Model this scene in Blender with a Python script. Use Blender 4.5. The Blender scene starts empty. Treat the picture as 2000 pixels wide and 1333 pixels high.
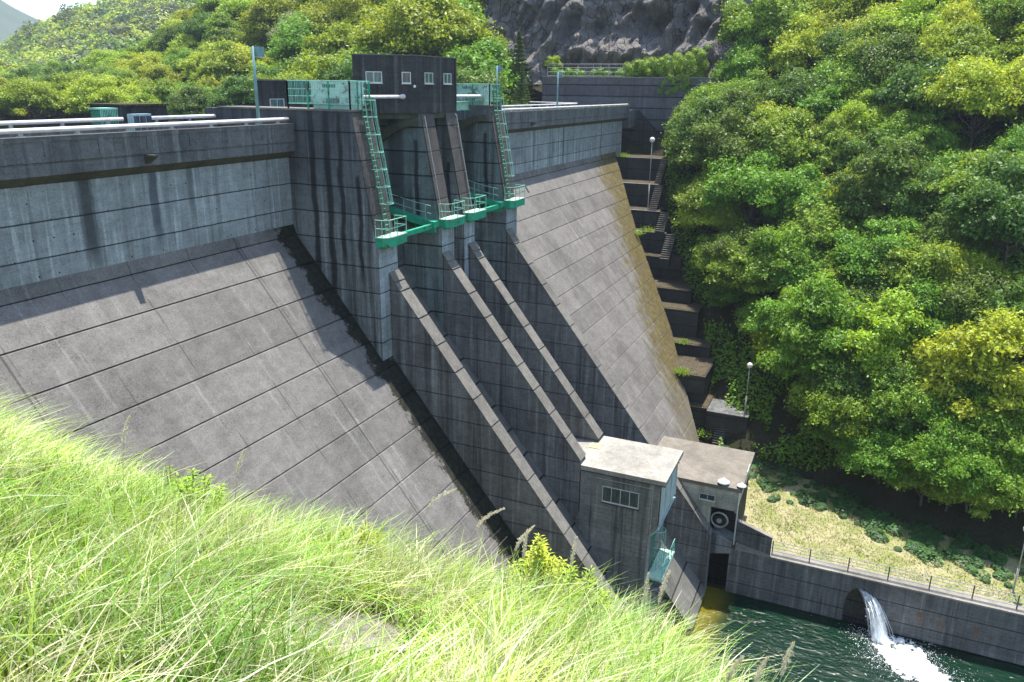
import bpy, math, random
import numpy as np
from mathutils import Vector, Matrix
rad = math.radians
# ------------------------------------------------------------------ scene, camera, light
S = bpy.context.scene
C = S.collection
cd = bpy.data.cameras.new("camera"); cam = bpy.data.objects.new("camera", cd); C.objects.link(cam); S.camera = cam
cd.sensor_width = 36.0; cd.lens = 1547.0 / 2000 * 36.0; cd.clip_start = 0.1; cd.clip_end = 5000
CAM = Vector((-37.7254, -30.7345, 3.9987))
cam.matrix_world = Matrix(((0.40370626, 0.27385718, -0.87293957, CAM.x), (-0.91479587, 0.13441938, -0.38089361, CAM.y),
                           (0.01302955, 0.95233065, 0.30478936, CAM.z), (0, 0, 0, 1)))
W = bpy.data.worlds.new("World"); S.world = W; W.use_nodes = True
wn = W.node_tree.nodes; bg = wn["Background"]; sky = wn.new("ShaderNodeTexSky"); sky.sky_type = 'NISHITA'; sky.sun_disc = False
sky.sun_elevation = rad(74.1); sky.sun_rotation = rad(86.5); sky.air_density = 1.0; sky.dust_density = .9; sky.ozone_density = 1.0
W.node_tree.links.new(sky.outputs[0], bg.inputs[0]); bg.inputs[1].default_value = 0.15
sd = bpy.data.lights.new("sun", 'SUN'); sun = bpy.data.objects.new("sun", sd); C.objects.link(sun)
sd.energy = 4.3; sd.angle = rad(0.5); sd.color = (1.0, 0.95, 0.87)
SUN = Vector((.272, .017, .962)).normalized()
sun.rotation_euler = SUN.to_track_quat('Z', 'Y').to_euler(); sun.location = (0, 0, 60)
S.view_settings.view_transform = 'Standard'; S.view_settings.look = 'None'; S.view_settings.gamma = 1.0
S.view_settings.exposure = 1.2
try:
    S.cycles.max_bounces = 6; S.cycles.diffuse_bounces = 3; S.cycles.glossy_bounces = 2
    S.cycles.transmission_bounces = 4; S.cycles.transparent_max_bounces = 6
except Exception: pass

# ------------------------------------------------------------------ materials
class NT:
    def __init__(s, name):
        s.m = bpy.data.materials.new(name); s.m.use_nodes = True; s.t = s.m.node_tree; s.n = s.t.nodes; s.n.clear()
        s.out = s.n.new("ShaderNodeOutputMaterial"); s.tc = s.n.new("ShaderNodeTexCoord"); s.pos = s.tc.outputs['Object']
    def lk(s, a, sock):
        if isinstance(a, (int, float)): sock.default_value = a
        elif isinstance(a, tuple): sock.default_value = a if len(sock.default_value) == len(a) else (*a, 1)
        else: s.t.links.new(a, sock)
    def math(s, op, a, b=0.0, c=None, clamp=False):
        n = s.n.new("ShaderNodeMath"); n.operation = op; n.use_clamp = clamp; s.lk(a, n.inputs[0]); s.lk(b, n.inputs[1])
        if c is not None: s.lk(c, n.inputs[2])
        return n.outputs[0]
    def xyz(s, v=None):
        n = s.n.new("ShaderNodeSeparateXYZ"); s.lk(v or s.pos, n.inputs[0]); return n.outputs
    def mul(s, v, k):
        n = s.n.new("ShaderNodeVectorMath"); n.operation = 'MULTIPLY'; s.lk(v, n.inputs[0]); n.inputs[1].default_value = k; return n.outputs[0]
    def noise(s, v, scale, detail=4, rough=.55, dist=0.0):
        n = s.n.new("ShaderNodeTexNoise"); s.lk(v, n.inputs['Vector']); n.inputs['Scale'].default_value = scale
        n.inputs['Detail'].default_value = detail; n.inputs['Roughness'].default_value = rough; n.inputs['Distortion'].default_value = dist
        return n.outputs['Fac']
    def ramp(s, f, a, b, lo=0.0, hi=1.0):
        n = s.n.new("ShaderNodeMapRange"); n.interpolation_type = 'SMOOTHSTEP'; s.lk(f, n.inputs[0])
        n.inputs[1].default_value = a; n.inputs[2].default_value = b; n.inputs[3].default_value = lo; n.inputs[4].default_value = hi
        return n.outputs[0]
    def mix(s, f, a, b):
        n = s.n.new("ShaderNodeMix"); n.data_type = 'RGBA'; s.lk(f, n.inputs[0]); s.lk(a, n.inputs[6]); s.lk(b, n.inputs[7]); return n.outputs[2]
    def hsv(s, col, h=.5, sa=1.0, v=1.0):
        n = s.n.new("ShaderNodeHueSaturation"); s.lk(col, n.inputs['Color']); s.lk(h, n.inputs['Hue']); s.lk(sa, n.inputs['Saturation']); s.lk(v, n.inputs['Value']); return n.outputs[0]
    def bump(s, h, dist, strength=1.0, prev=None):
        n = s.n.new("ShaderNodeBump"); s.lk(h, n.inputs['Height']); n.inputs['Distance'].default_value = dist; n.inputs['Strength'].default_value = strength
        if prev is not None: s.lk(prev, n.inputs['Normal'])
        return n.outputs[0]
    def prin(s, col, rough=.85, normal=None, spec=.3, metal=0.0, **k):
        n = s.n.new("ShaderNodeBsdfPrincipled"); s.lk(col, n.inputs['Base Color']); s.lk(rough, n.inputs['Roughness'])
        n.inputs['Specular IOR Level'].default_value = spec; n.inputs['Metallic'].default_value = metal
        if normal is not None: s.lk(normal, n.inputs['Normal'])
        for a, b in k.items(): s.lk(b, n.inputs[a])
        s.lk(n.outputs[0], s.out.inputs[0]); return n

def line_every(m, coord, period, w0, w1, off=0.0):
    f = m.math('FRACT', m.math('DIVIDE', m.math('ADD', coord, off), period))
    d = m.math('MULTIPLY', m.math('ABSOLUTE', m.math('SUBTRACT', f, .5)), -1.0)
    d = m.math('MULTIPLY', m.math('ADD', d, .5), period)      # distance to the nearest line
    return m.ramp(d, w0, w1, 1.0, 0.0)

def concrete(name, base, dark, streak=.6, joints=True, forms=.35, holes=False, slope=False, moss=None, topdark=None, light=None, jw=.03, rough=.9, stripes=(), blotch=(.42, .66)):
    m = NT(name); X, Y, Z = m.xyz()
    big = m.noise(m.pos, .33, 5, .6); fine = m.noise(m.pos, 3.2, 6, .7); grain = m.noise(m.pos, 14, 3, .7)
    sv = m.mul(m.pos, (1.15, .09, .09)) if slope else m.mul(m.pos, (1.25, 1.25, .055))
    st = m.noise(sv, 1.0, 5, .62); sf = m.noise(m.mul(m.pos, (5, .5, .5)) if slope else m.mul(m.pos, (5, 5, .22)), 1.0, 3, .6)
    col = m.mix(m.ramp(big, blotch[0], blotch[1]), base, tuple(c * .78 for c in base))
    sp_ = m.noise(m.pos, 6.5, 5, .85); col = m.mix(m.math('MULTIPLY', m.ramp(sp_, .56, .66), .5), col, tuple(c * .75 for c in dark)); col = m.mix(m.math('MULTIPLY', m.math('MULTIPLY', m.ramp(m.noise(m.pos, 19, 2, .7), .55, .62), m.ramp(big, .5, .62)), .8 if slope else .3), col, tuple(c * .35 for c in dark))
    if light: col = m.mix(m.math('MULTIPLY', m.ramp(m.noise(sv, 1.9, 4, .65), *((.56, .72) if slope else (.5, .7))), .7 if slope else 1.0), col, light)
    col = m.mix(m.math('MULTIPLY', m.ramp(fine, .45, .75), .35), col, dark)
    s1 = m.ramp(m.math('ADD', m.math('MULTIPLY', st, .75), m.math('MULTIPLY', sf, .25)), .47, .66)
    col = m.mix(m.math('MULTIPLY', s1, streak), col, dark)
    # each pour has a slightly different tone
    lift = m.math('FLOOR', m.math('DIVIDE', Z, 1.5)); wn_ = m.n.new("ShaderNodeTexWhiteNoise"); wn_.noise_dimensions = '2D'
    cb = m.n.new("ShaderNodeCombineXYZ"); m.lk(lift, cb.inputs[0]); m.lk(m.math('FLOOR', m.math('DIVIDE', X, 3.6 if slope else 1e4)), cb.inputs[1]); m.lk(cb.outputs[0], wn_.inputs[0])
    tone = m.ramp(wn_.outputs[0], 0, 1, .86, 1.07)
    h = m.math('MULTIPLY', grain, .4)
    if forms > 0:
        if slope:
            l1 = line_every(m, m.math('ADD', X, m.math('MULTIPLY', big, .15)), 3.6, .012, .05, 1.1); l2 = line_every(m, X, 14.4, .03, .07, 5.0)
            fl = m.math('MAXIMUM', m.math('MULTIPLY', l1, m.ramp(m.noise(m.pos, .6, 2), .42, .6)), l2)
        else:
            l1 = line_every(m, Z, .3, .006, .02); l2 = line_every(m, X, 1.8, .008, .03, .4); l3 = line_every(m, Y, 1.8, .008, .03, .7)
            gate = m.ramp(m.noise(m.pos, .9, 3), .42, .62)
            fl = m.math('MULTIPLY', m.math('MAXIMUM', m.math('MULTIPLY', l1, .7), m.math('MULTIPLY', m.math('MAXIMUM', l2, l3), .4)), gate)
        col = m.mix(m.math('MULTIPLY', fl, forms), col, tuple(c * .5 for c in dark))
    if holes:
        hx = m.math('SUBTRACT', m.math('FRACT', m.math('DIVIDE', m.math('ADD', X, Y), .93)), .5); hz = m.math('SUBTRACT', m.math('FRACT', m.math('DIVIDE', m.math('ADD', Z, .35), .75)), .5)
        d = m.math('SQRT', m.math('ADD', m.math('POWER', m.math('MULTIPLY', hx, .93), 2), m.math('POWER', m.math('MULTIPLY', hz, .75), 2)))
        col = m.mix(m.math('MULTIPLY', m.ramp(d, .025, .06, 1, 0), m.ramp(m.noise(m.pos, 1.7, 1), .5, .6)), col, tuple(c * .3 for c in dark))
    for (axis, p0, w, z0, z1, colr) in stripes:      # single run-off stains with a place of their own
        a = X if axis == 'x' else Y
        d = m.math('ABSOLUTE', m.math('SUBTRACT', m.math('ADD', a, m.math('MULTIPLY', m.math('SUBTRACT', m.noise(m.mul(m.pos, (.5, .5, .5)), 1, 3), .5), .5)), p0))
        k = m.math('MULTIPLY', m.ramp(m.math('ADD', d, m.math('MULTIPLY', m.math('SUBTRACT', sf, .5), w * 1.2)), w * .35, w, 1, 0), m.ramp(Z, z0, z0 + 2.0, 0, 1))
        k = m.math('MULTIPLY', k, m.ramp(Z, z1, z1 + .3, 1, 0))
        col = m.mix(m.math('MULTIPLY', k, .9), col, colr)
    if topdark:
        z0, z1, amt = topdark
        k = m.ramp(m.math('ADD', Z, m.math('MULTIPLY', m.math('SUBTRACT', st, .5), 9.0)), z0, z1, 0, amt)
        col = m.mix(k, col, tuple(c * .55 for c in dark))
    if joints:
        zz = m.math('ADD', Z, m.math('MULTIPLY', m.math('SUBTRACT', m.noise(m.pos, .8, 3), .5), .05))
        jl = line_every(m, zz, 1.5, jw, jw * 2.2, 0)
        col = m.mix(m.math('MULTIPLY', jl, .85), col, tuple(c * .16 for c in dark)); h = m.math('SUBTRACT', h, m.math('MULTIPLY', jl, 1.5))
    pits = m.ramp(m.noise(m.pos, 11, 4, .75), .60, .66); col = m.mix(m.math('MULTIPLY', pits, .75), col, tuple(c * .4 for c in dark))
    blot = m.ramp(m.noise(m.mul(m.pos, (1, 1, 1.6)), 1.15, 7, .78), .30, .70, .83, 1.17)
    col = m.hsv(col, .5, 1.0, m.math('MULTIPLY', m.math('MULTIPLY', tone, blot), m.ramp(grain, .32, .68, .84, 1.16)))
    if moss == 'right':     # lichen belt along the far abutment: X beyond an oblique line
        k = m.math('SUBTRACT', X, m.math('ADD', 64.8, m.math('MULTIPLY', m.math('ADD', Z, 4.7), 1.22)))
        k = m.math('ADD', k, m.math('MULTIPLY', m.math('SUBTRACT', m.noise(m.mul(m.pos, (1.1, .3, .3)), 1, 7, .75), .5), 24))
        k = m.math('MULTIPLY', m.math('MULTIPLY', m.ramp(k, -8.5, -5.5), m.ramp(m.math('ADD', m.noise(m.mul(m.pos, (1.6, .7, .7)), 1, 7, .8), m.math('MULTIPLY', k, .008)), .32, .44)), m.ramp(Z, -27, -22, .45, 1))
        mc = m.mix(m.ramp(m.noise(m.pos, 2.3, 5), .4, .65), (.075, .055, .018), (.125, .10, .012))
        col = m.mix(m.math('MULTIPLY', k, .88), col, mc)
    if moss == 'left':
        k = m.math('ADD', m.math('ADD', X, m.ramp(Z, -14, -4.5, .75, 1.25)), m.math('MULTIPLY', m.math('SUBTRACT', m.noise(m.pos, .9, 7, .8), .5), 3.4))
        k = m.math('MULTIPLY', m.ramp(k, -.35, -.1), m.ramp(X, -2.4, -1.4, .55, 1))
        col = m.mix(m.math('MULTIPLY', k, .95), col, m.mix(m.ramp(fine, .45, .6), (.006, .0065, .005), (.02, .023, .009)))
    nb = m.bump(h, .02, .8)
    m.prin(col, rough, nb, .25)
    return m.m

M = {}
M['wall'] = concrete('wall_concrete', (.29, .325, .325), (.10, .11, .112), .6, holes=True, jw=.018, light=(.46, .50, .495),
                     stripes=(('x', -13.6, .55, -4.6, .2, (.05, .055, .055)), ('x', -9.9, .35, -4.3, .2, (.08, .09, .11)), ('x', -7.6, .25, -3.5, .1, (.13, .15, .15)), ('x', 37.5, .2, -5, .2, (.08, .09, .1)), ('x', 46.0, .25, -5, .2, (.07, .08, .09)), ('x', 59.5, .2, -5, .2, (.08, .09, .1))))
M['parapet'] = concrete('parapet_concrete', (.135, .14, .14), (.06, .062, .064), .6, joints=False, light=(.20, .21, .21))
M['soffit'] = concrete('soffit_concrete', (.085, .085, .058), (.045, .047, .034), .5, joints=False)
M['slope_l'] = concrete('slope_concrete', (.168, .159, .147), (.10, .094, .087), .22, slope=True, forms=.75, moss='left', jw=.012, light=(.24, .235, .225), blotch=(.35, .75))
M['slope_r'] = concrete('slope_concrete_right', (.176, .164, .15), (.105, .095, .086), .24, slope=True, forms=.6, moss='right', jw=.014, light=(.25, .24, .225), blotch=(.35, .75))
DK = (.02, .021, .022)
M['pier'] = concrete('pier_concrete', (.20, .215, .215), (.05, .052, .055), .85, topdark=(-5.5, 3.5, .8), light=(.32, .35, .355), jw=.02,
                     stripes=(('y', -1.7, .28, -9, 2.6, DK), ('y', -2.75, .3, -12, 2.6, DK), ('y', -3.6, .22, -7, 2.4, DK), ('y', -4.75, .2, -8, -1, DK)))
M['pier_bay'] = concrete('pier_concrete_inside_bay', (.18, .22, .22), (.06, .068, .07), .7, topdark=(-4, 5, .35), light=(.27, .32, .31),
                     stripes=(('y', -4.1, .22, -6, .6, DK), ('y', -2.6, .7, -4.5, 1.3, (.06, .07, .072))))
M['nose'] = concrete('pier_front_concrete', (.33, .38, .40), (.09, .095, .105), .5, jw=.02, light=(.45, .51, .53))
M['strip'] = concrete('strip_concrete', (.17, .16, .14), (.095, .09, .08), .35, joints=False, forms=.15)
M['cope'] = concrete('sloping_pier_face', (.105, .094, .086), (.05, .045, .042), .5, jw=.02)
M['chute'] = concrete('chute_wall_concrete', (.17, .172, .17), (.055, .055, .057), .75, light=(.27, .28, .275), jw=.016)
M['floor_c'] = concrete('chute_floor_concrete', (.15, .145, .13), (.07, .07, .062), .5, slope=True, jw=.03)
M['tower'] = concrete('tower_concrete', (.058, .058, .058), (.024, .024, .025), .75, joints=False, light=(.12, .12, .112), forms=.8)
M['pale_roof'] = concrete('pale_roof_slab', (.31, .295, .26), (.17, .16, .13), .45, joints=False, forms=.0)
M['grey_roof'] = concrete('grey_roof_slab', (.19, .17, .14), (.11, .10, .08), .4, joints=False, forms=.0)
M['house'] = concrete('gatehouse_concrete', (.23, .24, .225), (.065, .067, .065), .85, joints=False, forms=.9, topdark=(-25.5, -18.5, .3), light=(.34, .35, .32))
M['house2'] = concrete('valve_house_concrete', (.52, .52, .44), (.20, .20, .16), .5, joints=False, forms=.5)
M['river'] = concrete('river_wall_concrete', (.14, .142, .14), (.052, .052, .055), .65, forms=.7, jw=.02, light=(.22, .22, .21),
                     stripes=[('y', y_, .28, -33.4, z_, (.17, .075, .03)) for y_, z_ in ((-38.6, -31.9), (-39.9, -32.3), (-42.2, -32.0), (-43.3, -32.5))])
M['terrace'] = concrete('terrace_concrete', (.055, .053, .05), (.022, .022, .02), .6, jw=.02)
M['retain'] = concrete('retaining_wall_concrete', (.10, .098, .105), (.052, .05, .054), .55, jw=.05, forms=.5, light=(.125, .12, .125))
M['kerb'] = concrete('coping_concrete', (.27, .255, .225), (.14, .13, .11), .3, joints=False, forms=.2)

def simple(name, col, rough=.5, metal=0, rust=0.0, spec=.4):
    m = NT(name); n = m.noise(m.pos, 2.2, 5, .65); n2 = m.noise(m.pos, 9, 4, .7)
    c = m.mix(m.ramp(n, .35, .7), col, tuple(v * .74 for v in col))
    if rust: c = m.mix(m.ramp(m.math('ADD', m.math('MULTIPLY', n, .6), m.math('MULTIPLY', n2, .4)), .62 - rust * .18, .66 - rust * .16), c, (.10, .035, .018))
    m.prin(c, m.ramp(n2, .2, .8, max(rough - .12, .05), rough + .12), m.bump(n2, .004, .4), spec, metal); return m.m
M['green'] = simple('green_paint', (.02, .36, .20), .55, rust=.3)
M['green_deck'] = simple('green_deck_paint', (.42, .66, .52), .6, rust=.1)
M['green_rail'] = simple('pale_green_paint', (.26, .58, .44), .5, rust=.3)
M['green_dark'] = simple('dark_green_paint', (.02, .20, .12), .5, rust=.2)
M['teal'] = simple('teal_paint', (.16, .30, .31), .5)
M['teal_door'] = simple('pale_teal_steel', (.36, .50, .52), .5)
M['cabinet'] = simple('mint_cabinet_paint', (.55, .72, .66), .5, rust=.45)
M['cabinet_white'] = simple('white_cabinet_paint', (.70, .74, .72), .5, rust=.2)
M['white'] = simple('white_pipe_paint', (.72, .70, .70), .45)
M['steel'] = simple('galvanised_steel', (.42, .43, .42), .4, .4)
M['rail_dark'] = simple('dark_rail_steel', (.13, .10, .09), .6)
M['black'] = simple('black_iron', (.02, .02, .022), .5)
M['frame'] = simple('window_aluminium', (.62, .64, .60), .4, .2)
M['globe'] = simple('lamp_glass', (.75, .75, .70), .25)
M['pole'] = simple('lamp_pole_grey', (.40, .41, .38), .45)
M['wood'] = simple('weathered_board', (.45, .42, .22), .8)
def glass(name, col):
    m = NT(name); n = m.noise(m.mul(m.pos, (3, 3, .4)), 3, 3); m.prin(m.mix(m.ramp(n, .4, .6), col, tuple(v * .55 for v in col)), .08, None, .6); return m.m
M['glass'] = glass('window_glass', (.05, .085, .08)); M['glass_curtain'] = glass('curtained_glass', (.12, .20, .21)); M['glass_grey'] = glass('grey_glass', (.075, .09, .115))

def leafmat(name, col, trans, hue=.03, val=.35):
    m = NT(name); oi = m.n.new("ShaderNodeObjectInfo"); g = m.n.new("ShaderNodeNewGeometry")
    r = oi.outputs['Random']; n = m.noise(m.pos, .55, 3, .6); ri = g.outputs['Random Per Island']
    c = m.hsv(col, m.math('ADD', m.ramp(r, 0, 1, .5 - hue, .5 + hue), m.ramp(ri, 0, 1, -.012, .012)), 1.0,
              m.math('MULTIPLY', m.ramp(n, .3, .7, 1 - val * .5, 1 + val * .6), m.ramp(ri, 0, 1, .7, 1.35)))
    t = m.hsv(trans, m.ramp(r, 0, 1, .5 - hue, .5 + hue), 1.0, m.ramp(ri, 0, 1, .75, 1.25))
    p = m.prin(c, .5, None, .3); tr = m.n.new("ShaderNodeBsdfTranslucent"); m.lk(t, tr.inputs[0])
    mx = m.n.new("ShaderNodeMixShader"); mx.inputs[0].default_value = .3; m.lk(p.outputs[0], mx.inputs[1]); m.lk(tr.outputs[0], mx.inputs[2]); m.lk(mx.outputs[0], m.out.inputs[0])
    return m.m
M['leaf_mid'] = leafmat('leaves_mid_green', (.15, .26, .024), (.38, .55, .018), .018)
M['leaf_fresh'] = leafmat('leaves_fresh_green', (.28, .37, .030), (.64, .74, .02), .018)
M['leaf_dark'] = leafmat('leaves_dark_green', (.085, .155, .02), (.22, .34, .014), .015)
M['leaf_gold'] = leafmat('leaves_yellow_green', (.21, .26, .016), (.52, .60, .015), .012)
M['leaf_olive'] = leafmat('leaves_olive_brown', (.13, .15, .035), (.28, .30, .03), .015)
M['leaf_pale'] = leafmat('leaves_pale_blossom', (.22, .25, .12), (.30, .38, .12), .015)
M['leaf_far'] = leafmat('leaves_far_wood', (.07, .12, .03), (.15, .24, .035), .01)
M['leaf_cover'] = leafmat('leaves_ground_cover', (.05, .12, .03), (.11, .25, .03), .01)
M['needle'] = leafmat('conifer_needles', (.10, .15, .035), (.18, .24, .04), .02)
M['blade'] = leafmat('grass_blades', (.33, .43, .07), (.50, .60, .085), .012, 1.1)
M['blade_dry'] = leafmat('dry_grass_blades', (.60, .56, .34), (.55, .52, .28), .01, .5)
M['blade_green'] = leafmat('fresh_grass_blades', (.17, .31, .04), (.32, .50, .05), .012, .9)
M['blade_highlight'] = leafmat('highlight_grass_blades', (.58, .66, .40), (.62, .70, .38), .01, .5)  # whitish sun highlights on the grass, put into the blade colour
M['plume'] = leafmat('grass_plumes', (.85, .76, .62), (.8, .7, .52), .01, .2)
M['shortgrass'] = leafmat('mown_grass', (.24, .25, .085), (.26, .30, .09), .012, .8)
def barkm():
    m = NT('bark'); n = m.noise(m.mul(m.pos, (6, 6, 1)), 1, 5); m.prin(m.mix(n, (.05, .04, .032), (.17, .145, .12)), .9, m.bump(n, .03)); return m.m
M['bark'] = barkm()
M['twig'] = simple('reddish_twigs', (.20, .115, .09), .9)
def ground(name, a, b, c, sc=.6, rough=.95):
    m = NT(name); n = m.noise(m.pos, sc, 7, .7); n2 = m.noise(m.pos, sc * 6, 5, .7)
    m.prin(m.mix(m.ramp(n2, .5, .62), m.mix(m.ramp(n, .42, .58), a, b), c), rough, m.bump(m.math('ADD', n, n2), .12), .1); return m.m
M['hill'] = ground('hill_soil', (.030, .030, .016), (.045, .038, .024), (.022, .03, .012))
M['litter'] = ground('leaf_litter', (.085, .068, .045), (.05, .045, .028), (.15, .125, .09), 1.4)
M['meadow'] = ground('dry_mown_meadow', (.33, .30, .17), (.20, .23, .07), (.28, .24, .14), .45)
M['bank'] = ground('bank_soil', (.09, .12, .035), (.16, .15, .07), (.26, .22, .14), .8)
M['dirt'] = ground('bare_pale_dirt', (.40, .36, .30), (.30, .27, .21), (.46, .42, .36), 2.5)
def rockm():
    m = NT('sprayed_rock'); n = m.noise(m.pos, .25, 8, .65); n2 = m.noise(m.pos, 1.6, 6, .7)
    c = m.mix(m.ramp(n, .35, .65), (.14, .13, .125), (.22, .20, .18)); c = m.mix(m.ramp(n2, .55, .7), c, (.075, .068, .07))
    vo = m.n.new('ShaderNodeTexVoronoi'); vo.feature = 'DISTANCE_TO_EDGE'; m.lk(m.mul(m.pos, (1, 1, .55)), vo.inputs['Vector']); vo.inputs['Scale'].default_value = .55; cr = m.ramp(vo.outputs['Distance'], 0, .06, 1, 0); c = m.mix(m.math('MULTIPLY', m.math('MULTIPLY', cr, m.ramp(n, .45, .55)), .7), c, (.03, .027, .03)); m.prin(c, .95, m.bump(m.math('SUBTRACT', n2, m.math('MULTIPLY', cr, .4)), .45), .1); return m.m
M['rock'] = rockm()
def waterm():
    m = NT('green_river_water'); X, Y, Z = m.xyz()
    w1 = m.noise(m.mul(m.pos, (1.6, .8, 1)), 1.5, 4, .6, .6); w2 = m.noise(m.mul(m.pos, (1, .6, 1)), 5.0, 3, .6)
    # shallow algae-covered apron shows through near the chute end
    d = m.math('ADD', m.math('ABSOLUTE', m.math('ADD', Y, 23.5)), m.math('MULTIPLY', m.noise(m.pos, .5, 3), 1.2))
    k = m.ramp(d, .6, 3.2, 1, 0)
    col = m.mix(k, m.mix(m.noise(m.pos, .2, 2), (.0018, .013, .007), (.004, .023, .012)), (.12, .105, .008))
    m.prin(col, .07, m.bump(m.math('ADD', m.math('MULTIPLY', w1, .7), m.math('MULTIPLY', w2, .3)), .24, .6), .4, **{'IOR': 1.33}); return m.m
M['water'] = waterm()
def foamm():
    m = NT('white_water'); n = m.noise(m.pos, 3.5, 6, .7); m.prin(m.mix(m.ramp(n, .3, .6), (.72, .80, .82), (.93, .95, .96)), .5, m.bump(n, .15), .4, **{'Subsurface Weight': .0}); return m.m
M['foam'] = foamm()
M['rust_stain'] = simple('rust', (.2, .08, .03), .9)

# ------------------------------------------------------------------ geometry helpers
class MB:
    def __init__(s): s.v = []; s.f = []; s.mi = []
    def add(s, v, f, mi=0):
        o = len(s.v); s.v += [tuple(p) for p in v]; s.f += [tuple(i + o for i in q) for q in f]; s.mi += [mi] * len(f); return s
    def box(s, a, b, mi=0):
        x0, y0, z0 = a; x1, y1, z1 = b
        if x0 > x1: x0, x1 = x1, x0
        if y0 > y1: y0, y1 = y1, y0
        if z0 > z1: z0, z1 = z1, z0
        return s.add([(x0, y0, z0), (x1, y0, z0), (x1, y1, z0), (x0, y1, z0), (x0, y0, z1), (x1, y0, z1), (x1, y1, z1), (x0, y1, z1)],
                     [(0, 3, 2, 1), (4, 5, 6, 7), (0, 1, 5, 4), (1, 2, 6, 5), (2, 3, 7, 6), (3, 0, 4, 7)], mi)
    def prism_x(s, poly, x0, x1, mi=0):      # poly in (y,z)
        n = len(poly); v = [(x0, y, z) for y, z in poly] + [(x1, y, z) for y, z in poly]
        return s.add(v, [tuple(range(n))[::-1], tuple(range(n, 2 * n))] + [(i, (i + 1) % n, (i + 1) % n + n, i + n) for i in range(n)], mi)
    def prism_z(s, poly, z0, z1, mi=0):      # poly in (x,y)
        n = len(poly); v = [(x, y, z0) for x, y in poly] + [(x, y, z1) for x, y in poly]
        return s.add(v, [tuple(range(n))[::-1], tuple(range(n, 2 * n))] + [(i, (i + 1) % n, (i + 1) % n + n, i + n) for i in range(n)], mi)
    def tube(s, pts, r, n=8, r1=None, mi=0, cap=True):
        pts = [Vector(p) for p in pts]; rs = [r + ((r1 if r1 is not None else r) - r) * i / max(1, len(pts) - 1) for i in range(len(pts))]
        o = len(s.v); up = Vector((0, 0, 1))
        for i, p in enumerate(pts):
            d = (pts[min(i + 1, len(pts) - 1)] - pts[max(i - 1, 0)]).normalized()
            a = d.cross(up); a = a.normalized() if a.length > .05 else d.cross(Vector((1, 0, 0))).normalized(); b = d.cross(a)
            for k in range(n):
                t = 2 * math.pi * k / n; s.v.append(tuple(p + (a * math.cos(t) + b * math.sin(t)) * rs[i]))
        for i in range(len(pts) - 1):
            for k in range(n):
                s.f.append((o + i * n + k, o + i * n + (k + 1) % n, o + (i + 1) * n + (k + 1) % n, o + (i + 1) * n + k)); s.mi.append(mi)
        if cap:
            s.f.append(tuple(o + k for k in range(n))); s.f.append(tuple(o + (len(pts) - 1) * n + k for k in range(n))[::-1]); s.mi += [mi, mi]
        return s
    def sphere(s, c, r, nu=16, nv=10, sc=(1, 1, 1), mi=0):
        v = [(c[0], c[1], c[2] + r * sc[2])]
        for j in range(1, nv):
            a = math.pi * j / nv
            for i in range(nu):
                b = 2 * math.pi * i / nu; v.append((c[0] + r * sc[0] * math.sin(a) * math.cos(b), c[1] + r * sc[1] * math.sin(a) * math.sin(b), c[2] + r * sc[2] * math.cos(a)))
        v.append((c[0], c[1], c[2] - r * sc[2])); f = [(0, 1 + i, 1 + (i + 1) % nu) for i in range(nu)]
        for j in range(nv - 2):
            for i in range(nu): f.append((1 + j * nu + i, 1 + (j + 1) * nu + i, 1 + (j + 1) * nu + (i + 1) % nu, 1 + j * nu + (i + 1) % nu))
        l = len(v) - 1; f += [(l, 1 + (nv - 2) * nu + (i + 1) % nu, 1 + (nv - 2) * nu + i) for i in range(nu)]
        return s.add(v, f, mi)
    def build(s, name, mats, parent=None, smooth=False, off=None, recalc=True):
        me = bpy.data.meshes.new(name); me.from_pydata(s.v, [], s.f)
        if not isinstance(mats, (list, tuple)): mats = [mats]
        for m in mats: me.materials.append(m)
        me.polygons.foreach_set('material_index', s.mi)
        if recalc:
            import bmesh
            b = bmesh.new(); b.from_mesh(me); bmesh.ops.recalc_face_normals(b, faces=b.faces); b.to_mesh(me); b.free()
        if smooth: me.polygons.foreach_set('use_smooth', [True] * len(me.polygons))
        me.update(); return link(name, me, parent)
def link(name, me, parent=None):
    o = bpy.data.objects.new(name, me); C.objects.link(o)
    if parent is not None:
        o.parent = parent
        if parent.get('_w'): o.location = -Vector(parent['_w'])      # mesh written in world coordinates
    return o
def tag(o, label=None, cat=None, group=None, kind=None):
    if label: o['label'] = label
    if cat: o['category'] = cat
    if group: o['group'] = group
    if kind: o['kind'] = kind
    return o
def empty(name, loc, label, cat, group=None, world=True):
    o = bpy.data.objects.new(name, None); C.objects.link(o); o.location = loc; o.empty_display_size = .5
    if world: o['_w'] = tuple(loc)
    return tag(o, label, cat, group)
def npmesh(name, V, F, mats, parent=None, smooth=False, mi=None):       # V (n,3), F (m,k)
    me = bpy.data.meshes.new(name); V = np.ascontiguousarray(V, dtype=np.float32); F = np.ascontiguousarray(F, dtype=np.int32); k = F.shape[1]
    me.vertices.add(len(V)); me.vertices.foreach_set('co', V.ravel()); me.loops.add(F.size); me.loops.foreach_set('vertex_index', F.ravel())
    me.polygons.add(len(F)); me.polygons.foreach_set('loop_start', np.arange(0, F.size, k, dtype=np.int32)); me.polygons.foreach_set('loop_total', np.full(len(F), k, dtype=np.int32))
    if not isinstance(mats, (list, tuple)): mats = [mats]
    for m in mats: me.materials.append(m)
    if mi is not None: me.polygons.foreach_set('material_index', np.ascontiguousarray(mi, dtype=np.int32))
    if smooth: me.polygons.foreach_set('use_smooth', np.ones(len(F), dtype=bool))
    me.update(calc_edges=True); return me
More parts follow.
